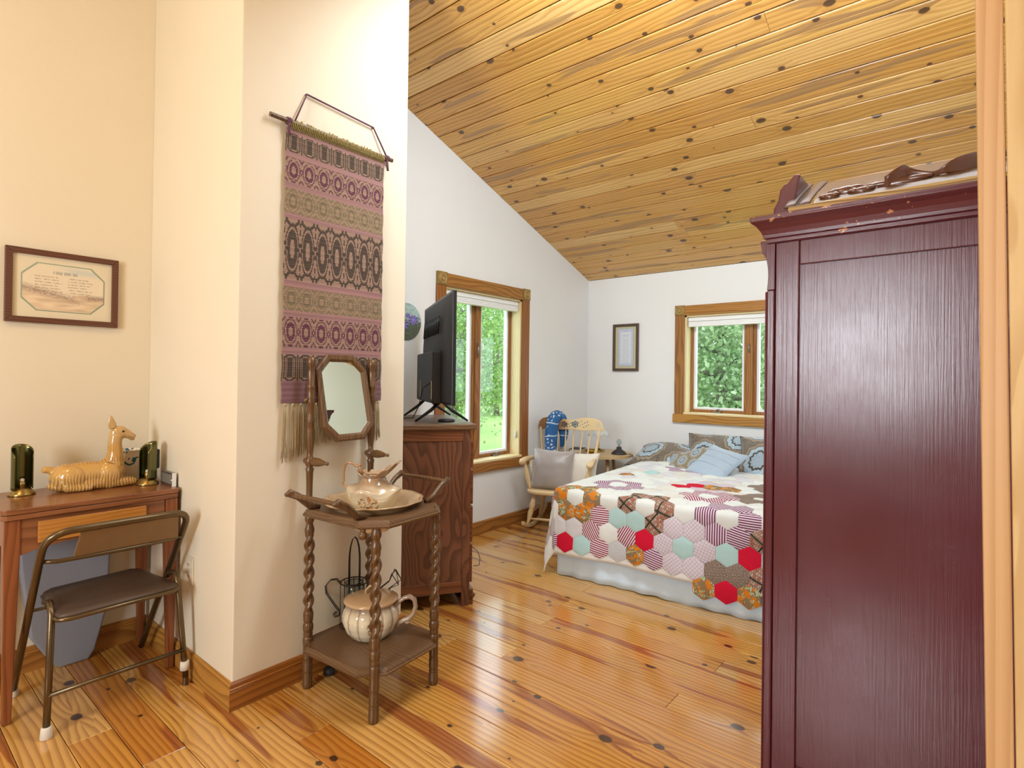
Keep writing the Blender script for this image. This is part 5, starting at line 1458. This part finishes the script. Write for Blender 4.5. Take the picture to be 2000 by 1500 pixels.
fr = root('metal_plate', 'small grey metal box with a latch standing against the pillar wall on the desk', 'box', (-2.735, 0.925, DZ))
g = G(); g.box((-0.066, 0.010, 0.0), (0.070, 0.020, 0.056)); g.build('body', M['steel'], fr, bevel=0.002)
g = G(); g.box((-0.052, 0.006, 0.008), (0.052, 0.010, 0.048)); g.build('panel', plain('grey_panel', '8d8a80', 0.45, metal=.4), fr, bevel=0.002)
g = G(); g.sphere((0.060, 0.008, 0.026), 0.004, 8, 6); g.build('latch', M['white'], fr)
g = G(); g.box((0.068, 0.006, 0.0), (0.072, 0.022, 0.058)); g.build('edge_strip', M['white'], fr)

# llama figurine ----------------------------------------------------------
ll = root('llama_figurine', 'glazed tan ceramic llama lying down on the desk', 'figurine', (-2.865, 0.690, DZ), math.radians(84))
# local x = forward (towards the right of the picture), y = left side
def ell(g, c, r, rot=None):
    Mt = Matrix.Translation(c)
    if rot: Mt = Mt @ Matrix.Rotation(rot, 4, 'Y')
    g.sphere((0, 0, 0), r, 24, 16, M=Mt)
g = G()
ell(g, (-0.015, 0, 0.052), (0.125, 0.048, 0.052)); ell(g, (-0.085, 0, 0.050), (0.052, 0.052, 0.050)); ell(g, (0.065, 0, 0.058), (0.055, 0.045, 0.056))
ell(g, (-0.01, 0, 0.022), (0.135, 0.054, 0.030))
ell(g, (-0.065, 0.038, 0.045), (0.048, 0.022, 0.046)); ell(g, (-0.065, -0.038, 0.045), (0.048, 0.022, 0.046))
ell(g, (0.062, 0.034, 0.045), (0.042, 0.020, 0.046)); ell(g, (0.062, -0.034, 0.045), (0.042, 0.020, 0.046))
for sy in (-1, 1):
    g.tube([(0.07, sy*0.030, 0.022), (0.11, sy*0.028, 0.018), (0.145, sy*0.022, 0.017), (0.158, sy*0.020, 0.016)], [0.022, 0.017, 0.014, 0.011], 12)
    g.tube([(-0.09, sy*0.046, 0.016), (-0.03, sy*0.052, 0.012), (0.0, sy*0.050, 0.010)], [0.016, 0.012, 0.009], 12)
g.tube([(0.070, 0, 0.060), (0.082, 0, 0.095), (0.084, 0, 0.130), (0.082, 0, 0.165), (0.086, 0, 0.195)], [0.044, 0.036, 0.029, 0.026, 0.026], 20)
ell(g, (0.095, 0, 0.205), (0.034, 0.023, 0.027)); g.tube([(0.095, 0, 0.207), (0.120, 0, 0.202), (0.142, 0, 0.190), (0.153, 0, 0.182)], [0.024, 0.019, 0.014, 0.010], 14)
ell(g, (0.147, 0, 0.190), (0.013, 0.010, 0.008)); ell(g, (0.144, 0, 0.178), (0.011, 0.008, 0.006))
g.tube([(-0.120, 0, 0.070), (-0.135, 0, 0.083), (-0.150, 0, 0.084), (-0.158, 0, 0.076)], [0.016, 0.014, 0.013, 0.007], 10)
m, nt, p = newmat('llama_glaze'); t = NT(nt); co = t.obj(); x_, y_, z_ = t.sep(co)
lines = t.math('FRACT', t.math('ADD', t.math('MULTIPLY', x_, 95.0), t.math('MULTIPLY', t.noise(co, 16, 3), 2.2)))
ln = t.math('SUBTRACT', 1.0, t.smooth(t.math('ABSOLUTE', t.math('SUBTRACT', lines, 0.5)), 0.10, 0.30))
low = t.math('SUBTRACT', 1.0, t.smooth(t.math('ADD', z_, t.math('MULTIPLY', t.noise(co, 20, 2), 0.03)), 0.055, 0.085))
neck = t.math('MULTIPLY', t.math('MULTIPLY', t.smooth(z_, .09, .10), t.math('SUBTRACT', 1.0, t.smooth(z_, .11, .125))), 0.6)
k_ = t.math('MULTIPLY', ln, t.math('MAXIMUM', low, neck))
base_ = t.mix(t.smooth(z_, 0.07, 0.11), lin('d8b06a'), lin('c89a4e')); base_ = t.mix(t.smooth(z_, .14, .19), base_, lin('cdae78'))
base_ = t.mix(t.math('MULTIPLY', t.noise(co, 12, 3), 0.5), base_, lin('a87430'))
t.l(t.mix(t.math('MULTIPLY', k_, 0.65), base_, lin('7e5522')), p.inputs['Base Color'])
p.inputs['Roughness'].default_value = 0.14; p.inputs['Coat Weight'].default_value = 0.7; p.inputs['Coat Roughness'].default_value = 0.04
t.l(t.bump(t.math('MULTIPLY', k_, -1.0), 0.6, 0.003), p.inputs['Normal'])
g.v = [(a, b, max(c, 0.0)) for a, b, c in g.v]
ll.scale = (1.0, 1.0, 1.12)
o = g.build('body', m, ll, fix=False); rm = o.modifiers.new('r', 'REMESH'); rm.mode = 'VOXEL'; rm.voxel_size = 0.0028; rm.use_smooth_shade = True
s_ = o.modifiers.new('s', 'SMOOTH'); s_.factor = 0.5; s_.iterations = 6
for sy in (-1, 1):
    g = G(); g.surf(lambda a, b, sy=sy: (0.074+0.004*sy - 0.008*b + (0.013*(1-b)**.8)*math.cos(2*PI*a)*(0.9+.5*math.sin(PI*b)), sy*(0.013+0.002*b)+0.004*math.sin(2*PI*a)*(1-b)**.6, 0.222+0.052*b), 14, 10, True, True)
    g.build('ear', m, ll)
    g = G(); g.sphere((0.108, sy*0.0215, 0.211), (0.005, 0.003, 0.0035), 12, 8); g.build('eye', M['black'], ll)
g = G(); g.tube([(0.150, -0.009, 0.184), (0.140, -0.0125, 0.185), (0.128, -0.014, 0.190)], 0.0009, 6); g.sphere((0.153, -0.006, 0.193), 0.0018, 8, 6); g.tube([(0.052, -0.034, 0.098), (0.075, -0.037, 0.090), (0.100, -0.030, 0.084), (0.118, -0.01, .083)], 0.0012, 6)
g.build('incised_line', plain('incised_brown', '5a3c18', 0.4), ll)

# outlet on the pillar side
ou = root('wall_outlet', 'cream duplex outlet low on the pillar side wall', 'outlet', (-2.522, PY0, 0.430))
g = G(); g.box((-0.035, -0.006, -0.057), (0.035, 0, 0.057)); g.build('plate', M['plate'], ou, bevel=0.004)
for zz in (-0.024, 0.024):
    g = G(); g.box((-0.017, -0.009, zz-0.014), (0.017, -0.005, zz+0.014)); s_ = g.build('socket', M['plate'], ou, bevel=0.004)
    g = G(); g.box((-0.008, -0.0095, zz-0.004), (-0.005, -0.0088, zz+0.006)); g.box((0.005, -0.0095, zz-0.004), (0.008, -0.0088, zz+0.006)); g.build('slot', M['blackmatte'], s_)
# ------------------------------------------------------------------ rocking chair
mrk = wood('maple_rocker', 'e2c698', 'c39e68', 'Z', 0.38, 60, 0.6)
mrkd = wood('stained_crest', 'a97a4c', '7a5230', 'X', 0.38, 60, 0.7)
rk = root('rocking_chair', 'pale wooden spindle back rocking chair in the corner beside the bed', 'chair', (-2.640, 3.86, 0), math.radians(21))
RH = 0.28
# local: x right, y back (away), seat z 0.335
g = G()
def seatf(a, b):
    th = 2*PI*a; r = [0.97, 1.0, 1.0, 0.97, 0.6, 0.1][int(round(b*5))]; z = [0.310, 0.318, 0.334, 0.345, 0.338, 0.336][int(round(b*5))]
    cx = abs(math.cos(th))**0.55*math.copysign(1, math.cos(th)); sy = abs(math.sin(th))**0.55*math.copysign(1, math.sin(th))
    return (0.255*r*cx*(1-0.08*sy), 0.225*r*sy, z)
g.surf(seatf, 40, 5, True, True); g.build('seat', mrk, rk)
def turn(p0, p1, prof, n=12, name='leg', mt=None):
    g = G(); a = Vector(p0); b = Vector(p1); m_ = len(prof)-1
    pts = []; rs = []
    for t_, r in prof: pts.append(a.lerp(b, t_)); rs.append(r)
    g.tube(pts, rs, n); return g.build(name, mt or mrk, rk)
lp = [(0, .010), (.10, .012), (.25, .019), (.4, .022), (.5, .018), (.52, .022), (.6, .024), (.8, .018), (.9, .013), (1, .012)]
for sx in (-1, 1):
    turn((sx*0.235, -0.175, 0.060), (sx*0.180, -0.150, 0.318), lp)
    turn((sx*0.235, 0.185, 0.050), (sx*0.180, 0.150, 0.318), lp)
    turn((sx*0.228, -0.165, 0.150), (sx*0.228, 0.170, 0.145), [(0, .008), (.5, .013), (1, .008)], name='stretcher')
    g = G(); pts = []
    for k in range(21):
        t_ = -1+2*k/20; pts.append((sx*0.238, t_*0.36+0.06, 0.022 + 0.075*(abs(t_)**2.2)))
    vs = []
    for p_ in pts:
        for dx_, dz_ in ((-0.012, -0.014), (0.012, -0.014), (0.012, 0.016), (-0.012, 0.016)): vs.append((p_[0]+dx_, p_[1], max(0.002, p_[2]+dz_)))
    g.add(vs, [(0, 1, 2, 3), (83, 82, 81, 80)] + [(r*4+k, r*4+(k+1) % 4, (r+1)*4+(k+1) % 4, (r+1)*4+k) for r in range(20) for k in range(4)])
    g.build('rocker', mrk, rk, bevel=0.004)
    # arm
    g = G(); g.tube([(sx*0.245, 0.215, 0.570), (sx*0.262, 0.10, 0.575), (sx*0.272, -0.05, 0.578), (sx*0.276, -0.15, 0.580), (sx*0.278, -0.205, 0.572), (sx*0.278, -0.222, 0.555)], [.018, .020, .022, .027, .034, .020], 14, flat=0.8)
    g.build('arm', mrk, rk)
    turn((sx*0.225, -0.150, 0.340), (sx*0.270, -0.165, 0.560), [(0, .012), (.2, .016), (.5, .020), (.8, .014), (.9, .011), (1, .012)], name='arm_post')
    for yy in (-0.03, 0.08): turn((sx*0.222, yy, 0.340), (sx*0.262, yy, 0.565), [(0, .007), (.5, .009), (1, .007)], name='arm_spindle')
    turn((sx*0.200, 0.195, 0.335), (sx*0.268, 0.305, 0.815), [(0, .014), (.3, .017), (.5, .015), (.9, .010), (1, .010)], name='back_post')
turn((-0.228, -0.165, 0.105), (0.228, -0.165, 0.105), [(0, .008), (.45, .012), (.5, .015), (.55, .012), (1, .008)], name='stretcher')
for k in range(6):
    u = -0.72+1.44*k/5; turn((0.20*u, 0.198, 0.335), (0.262*u, 0.310, 0.800), [(0, .008), (.3, .010), (.7, .007), (1, .006)], name='spindle', mt=mrk)
# crest rail with painted decoration
def crest(u, v):
    x = -0.295+0.59*u; e = abs(2*u-1)
    zt_ = 0.900 - 0.012*math.cos(PI*min(1, e/0.5)) - 0.030*max(0, (e-.55)/.45)**1.5 if e < .97 else 0.862
    zb_ = 0.800 - 0.012*max(0, (e-.7)/.3) + 0.004*math.cos(e*8)
    if e > 0.88:
        q = (e-.88)/.12; c_ = (zt_+zb_)/2-0.004; h_ = math.sqrt(max(0, 1-q*q))*0.045; zt_, zb_ = c_+h_, c_-h_
    y = 0.305 - 0.030*(1-e*e) + 0.028
    return x, y, zb_, zt_
def crestcol(u, v):
    c = np.ones((len(u), 3))*np.array([222, 196, 148.]); k = np.clip((0.48-u)*6, 0, 1)[:, None]; c = c*(1-k)+np.array([150, 106, 66.])*k
    for cx, cy, r, cl_ in ((0.42, .5, .10, (70, 54, 50)), (0.42, .5, .05, (120, 80, 60)), (0.58, .45, .11, (96, 112, 120)), (.28, .55, .07, (90, 70, 56)), (0.93, .5, .09, (206, 190, 160))):
        an = np.arctan2((v-cy)*0.17, u-cx); d = np.hypot(u-cx, (v-cy)*0.17)*(1/ (r*0.45))*(1+.12*np.cos(6*an)); m_ = (d < 1) & ((d < .45) | (d > .6)); c[m_] = np.array(cl_)
    for q in range(26):
        cx = 0.34+0.46*((q*37) % 26)/26; cy = .25+.55*((q*17) % 26)/26
        d = np.hypot(u-cx, (v-cy)*0.17); m_ = d < .008; c[m_] = np.array([80, 96, 108.])
    return c
def cpos(u, v):
    x, y, zb_, zt_ = crest(u, v); return (x, y-0.011, zt_+(zb_-zt_)*v)
cs = sheet('crest_rail', 110, 22, cpos, crestcol, rk, 0.4); s_ = cs.modifiers.new('s', 'SOLIDIFY'); s_.thickness = 0.020; s_.offset = 1
# cushions and rolled cloth on the chair
RM = Matrix.Translation((-2.640, 3.86, 0)) @ Matrix.Rotation(math.radians(21), 4, 'Z')
def rp(x, y, z): return RM @ V(x, y, z)
msat = plain('grey_satin', 'a39a94', 0.35, var=0.06, nscale=10, sheen=0.5)
pillow('cushion', 0.35, 0.34, 0.13, msat, rp(-0.060, -0.070, 0.498), (math.radians(78), math.radians(3), math.radians(24)), 'shiny grey satin cushion standing on the rocking chair seat', cat='cushion', seed=7)
mwh = plain('cream_terry', 'e4ddd0', 0.95, var=0.03, nscale=120, bump=0.35, bscale=240, sheen=0.5)
pillow('cushion', 0.40, 0.33, 0.12, mwh, rp(0.100, 0.055, 0.475), (math.radians(74), 0, math.radians(16)), 'cream terry cushion behind the grey cushion on the rocking chair', cat='cushion', seed=8)
m, nt, p = newmat('indigo_print'); t = NT(nt); co = t.obj(); x_, y_, z_ = t.sep(co)
vo = t.n('ShaderNodeTexVoronoi'); vo.feature = 'DISTANCE_TO_EDGE'; vo.inputs['Scale'].default_value = 30; t.l(co, vo.inputs['Vector'])
zone = t.math('GREATER_THAN', t.noise(t.scale(co, (1, 1, 1)), 9, 1), 0.52)
st_ = t.math('LESS_THAN', t.math('ABSOLUTE', t.math('SUBTRACT', t.math('FRACT', t.math('ADD', t.math('MULTIPLY', z_, 8.5), t.math('MULTIPLY', t.noise(co, 10, 1), .35))), .5)), 0.045)
wh = t.math('MAXIMUM', t.math('MULTIPLY', zone, t.math('GREATER_THAN', vo.outputs['Distance'], 0.20)), st_)
t.l(t.mix(t.math('MULTIPLY', wh, .8), t.mix(t.noise(co, 12, 2), lin('1f4e86'), lin('2d6ea6')), lin('cfdbe6')), p.inputs['Base Color']); p.inputs['Roughness'].default_value = 0.8
rc = root('rolled_cloth', 'blue and white printed cloth roll draped over the rocking chair crest', 'cloth', rp(-0.135, 0.24, 0.0)); rc.rotation_euler = (0, 0, math.radians(21))
g = G(); pts = [(-0.010, -0.030, 0.56), (-0.016, -0.020, 0.64), (-0.020, 0.0, 0.74), (-0.016, 0.010, 0.83), (-0.006, 0.030, 0.905), (0.018, 0.062, 0.935), (0.045, 0.105, 0.905), (0.062, 0.118, 0.82), (0.072, 0.112, 0.74), (0.062, 0.105, 0.68), (0.048, 0.100, 0.62)]
g.tube(pts, [.050, .054, .057, .058, .058, .054, .054, .050, .040, .026, .010], 22); o = g.build('roll', m, rc)
sb = o.modifiers.new('s', 'SUBSURF'); sb.levels = 1; sb.render_levels = 1

# ------------------------------------------------------------------ round side table with lamps
tb = root('side_table', 'round three legged side table in the corner behind the rocking chair', 'table', (-2.630, 4.480, 0))
mtb = wood('table_oak', 'd2b280', 'a8875a', 'X', 0.4, 50, 0.6)
g = G(); g.cyl((0, 0, 0.555), (0, 0, 0.578), 0.285, n=56); g.build('table_top', mtb, tb, bevel=0.004)
for k in range(3):
    a = math.radians(-40+120*k); g = G(); g.tube([(0.17*math.cos(a), 0.17*math.sin(a), 0.556), (0.24*math.cos(a), 0.24*math.sin(a), 0.0)], [0.017, 0.011], 12); g.build('leg', mtb, tb)
lb = root('bulb_lamp', 'small table lamp with a black cone base and a clear bare bulb', 'lamp', (-2.455, 4.50, 0.578))
g = G(); g.lathe([(0, 0), (.068, 0), (.070, .004), (.060, .018), (.040, .034), (.024, .044), (.022, .062), (.017, .066), (0, .066)], 32); g.build('base', M['blackmatte'], lb)
g = G(); g.lathe([(.010, .066), (.011, .078), (.020, .094), (.025, .110), (.021, .126), (.010, .134), (0, .136)], 20, cap=False); g.build('bulb', M['cglass'], lb)
g = G(); g.cyl((0, 0, .066), (0, 0, .100), .004, .001, n=8); g.tube([(-.008, 0, .10), (-.003, 0, .112), (.003, 0, .104), (.008, 0, .114)], .0008, 5); g.build('filament', M['brass'], lb)
g = G(); g.tube([(0.06, 0.02, 0.005), (0.10, 0.03, 0.006), (0.122, 0.03, 0.0), (0.128, 0.03, -0.10), (0.125, 0.03, -0.3), (0.12, 0.05, -0.575)], 0.003, 6); g.build('cord', M['black'], lb)
tl2 = root('petal_lamp', 'lamp with a frosted petal shade on a thin brass stem behind the chair spindles', 'lamp', (-2.700, 4.56, 0.578))
g = G(); g.lathe([(0, 0), (.050, 0), (.055, .004), (.045, .014), (.012, .024), (.006, .03), (.0045, .14), (.010, .15), (.004, .155), (0, .155)], 20); g.build('stem', M['brass'], tl2)
mfr3 = plain('frosted_shade', 'cfd2cc', 0.35, var=.08, nscale=30)
g = G()
def pet(a, b):
    th = 2*PI*a; r = 0.015+b*(0.075+0.016*abs(math.cos(3*th))); return (r*math.cos(th), r*math.sin(th), 0.215 - 0.065*b*b - 0.010*b*math.cos(6*th))
g.surf(pet, 60, 8, True, False); o = g.build('shade', mfr3, tl2, fix=False); s_ = o.modifiers.new('s', 'SOLIDIFY'); s_.thickness = 0.003
bk = root('book', 'small dark blue book lying on the round table', 'book', (-2.83, 4.40, 0.578), 0.3)
g = G(); g.box((-0.055, -0.08, 0), (0.055, 0.08, 0.026)); g.build('pages', plain('book_pages', 'd8d0be', .8), bk); 
g = G(); g.box((-0.060, -0.083, 0.026), (0.058, 0.083, 0.029)); g.box((-0.060, -0.083, 0.0), (-0.056, 0.083, 0.027)); g.build('book_cover', plain('navy_cover', '2a3350', .6), bk)
gd = root('trinket_dish', 'small gold trinket dish on the round table', 'dish', (-2.66, 4.36, 0.578))
g = G(); g.lathe([(0, 0), (.030, 0), (.034, .004), (.055, .022), (.060, .034), (.056, .034), (.045, .018), (0, .010)], 24, cap=False); g.build('dish', plain('gold', 'b0923a', .3, metal=.9), gd)

# ------------------------------------------------------------------ outdoors
m, nt, p = newmat('lawn'); t = NT(nt); co = t.obj()
t.l(t.mix(t.noise(co, 3, 5, .7), lin('6f9448'), lin('96ae68')), p.inputs['Base Color']); p.inputs['Roughness'].default_value = 0.9
g = G(); g.add([(-60, -30, -0.45), (40, -30, -0.45), (40, 70, -0.45), (-60, 70, -0.45)], [(0, 1, 2, 3)]); lw = g.build('lawn', m, kind='structure', label='bright green lawn outside the windows')
def leafmat(name, a, b, c):
    m = bpy.data.materials.new(name); m.use_nodes = True; nt = m.node_tree; t = NT(nt); p = nt.nodes['Principled BSDF']
    n = t.noise(t.obj(), 2.2, 4, .7); n2 = t.n('ShaderNodeTexWhiteNoise'); q = t.vmath('SNAP', t.obj(), (0.09, 0.09, 0.09)); t.l(q, n2.inputs[0])
    col = t.mix(t.smooth(n, .35, .65), lin(a), lin(b)); col = t.mix(t.math('MULTIPLY', n2.outputs[0], .55), col, lin(c))
    t.l(col, p.inputs['Base Color']); p.inputs['Roughness'].default_value = 0.55
    tr = t.n('ShaderNodeBsdfTranslucent'); t.l(col, tr.inputs[0]); mx = t.n('ShaderNodeMixShader'); mx.inputs[0].default_value = 0.35
    o = nt.nodes['Material Output']; t.l(p.outputs[0], mx.inputs[1]); t.l(tr.outputs[0], mx.inputs[2]); t.l(mx.outputs[0], o.inputs[0])
    return m
LM = [leafmat('leaves_bright', '4c7630', '7aa04c', 'a8c47c'), leafmat('leaves_pale', '607e4e', '8ea878', 'b8caa4'), leafmat('leaves_mid', '3e6430', '648c42', '98b46c')]
mbark = wood('bark', '8a8478', '5a5248', 'Z', 0.9, 30, 0.9, bump=0.5)
def tree(x, y, h, r, nleaf, lm, label, low=0.3, leaf=0.075, group=None):
    rt = root('tree', label, 'tree', (x, y, -0.45), 0, group)
    g = G(); tp_ = [(0.15*mnoise.noise(V(x, k, 0)), 0.15*mnoise.noise(V(y, k, 3)), h*0.85*k/8) for k in range(9)]
    g.tube(tp_, [0.13*(1-k/10)+.01 for k in range(9)], 10); g.build('trunk', mbark, rt)
    cen = []
    for k in range(11):
        z = h*(low+0.6*k/11); a = k*2.4; L = r*random.uniform(.55, .95)
        e = (L*math.cos(a), L*math.sin(a), z+L*random.uniform(0.0, .5)); mid = (e[0]*.5, e[1]*.5, z+0.1)
        g = G(); g.tube([(0, 0, z), mid, e], [.045, .028, .008], 7); g.build('branch', mbark, rt)
        cen.append(e); cen.append((mid[0], mid[1], mid[2]+.3))
    C = []
    n = nleaf
    for k in range(26):
        a = random.random()*2*PI; rr_ = r*random.random()**.5; zz = h*random.uniform(low-.05, 1.0); s = math.sin(PI*min(1, max(0.12, (zz/h-low*.6)/(1-low*.6))))**.6
        cen.append((rr_*math.cos(a)*s, rr_*math.sin(a)*s, zz))
    cen = np.array(cen); ci = rng.integers(0, len(cen), n)
    P = cen[ci] + rng.normal(0, 1, (n, 3))*np.array([r*.20, r*.20, r*.17])
    P[:, 2] = np.maximum(P[:, 2], 0.05)
    d = rng.normal(0, 1, (n, 3)); d /= np.linalg.norm(d, axis=1)[:, None]; e = np.cross(d, rng.normal(0, 1, (n, 3))); e /= np.linalg.norm(e, axis=1)[:, None]
    s = leaf*rng.uniform(.6, 1.3, n)[:, None]
    v = np.stack([P, P+d*s*.5+e*s*.33, P+d*s, P+d*s*.5-e*s*.33], 1).reshape(-1, 3)
    me = bpy.data.meshes.new('foliage'); me.vertices.add(4*n); me.vertices.foreach_set('co', v.astype(np.float32).ravel())
    me.loops.add(4*n); me.loops.foreach_set('vertex_index', np.arange(4*n, dtype=np.int32)); me.polygons.add(n); me.polygons.foreach_set('loop_start', np.arange(0, 4*n, 4, dtype=np.int32))
    me.materials.append(lm); me.update(calc_edges=True)
    link(bpy.data.objects.new('foliage', me), rt, kind='stuff')
tree(-7.6, 7.4, 3.9, 1.6, 13000, LM[0], 'bright green tree seen through the right pane of the tall window', .30)
tree(-10.0, 7.9, 4.1, 1.6, 12000, LM[2], 'leafy tree seen through the left pane of the tall window', .25)
tree(-13.0, 12.0, 4.9, 2.2, 13000, LM[1], 'pale green tree further back on the lawn', .15, .10)
tree(-18.5, 13.0, 5.4, 2.6, 12000, LM[2], 'broad tree at the far edge of the lawn', .12, .13)
tree(-16.5, 19.0, 5.6, 3.0, 13000, LM[1], 'hazy pale tree behind the others at the lawn edge', .08, .13)
tree(-3.0, 8.7, 3.5, 1.25, 13000, LM[1], 'pale leafy tree close outside the window above the bed', .12, .085)
tree(-5.3, 11.2, 4.2, 1.7, 13000, LM[0], 'green tree behind the left half of the bed window', .10, .085)
tree(-1.6, 11.4, 4.2, 1.7, 13000, LM[2], 'darker tree outside the right half of the bed window', .10, .09)
tree(-6.0, 17.5, 5.4, 2.8, 13000, LM[1], 'large pale tree at the back behind the bed window', .06, .12)
tree(-24.0, 25.0, 6.5, 4.0, 9000, LM[2], 'distant tree at the end of the lawn', .05, .18)
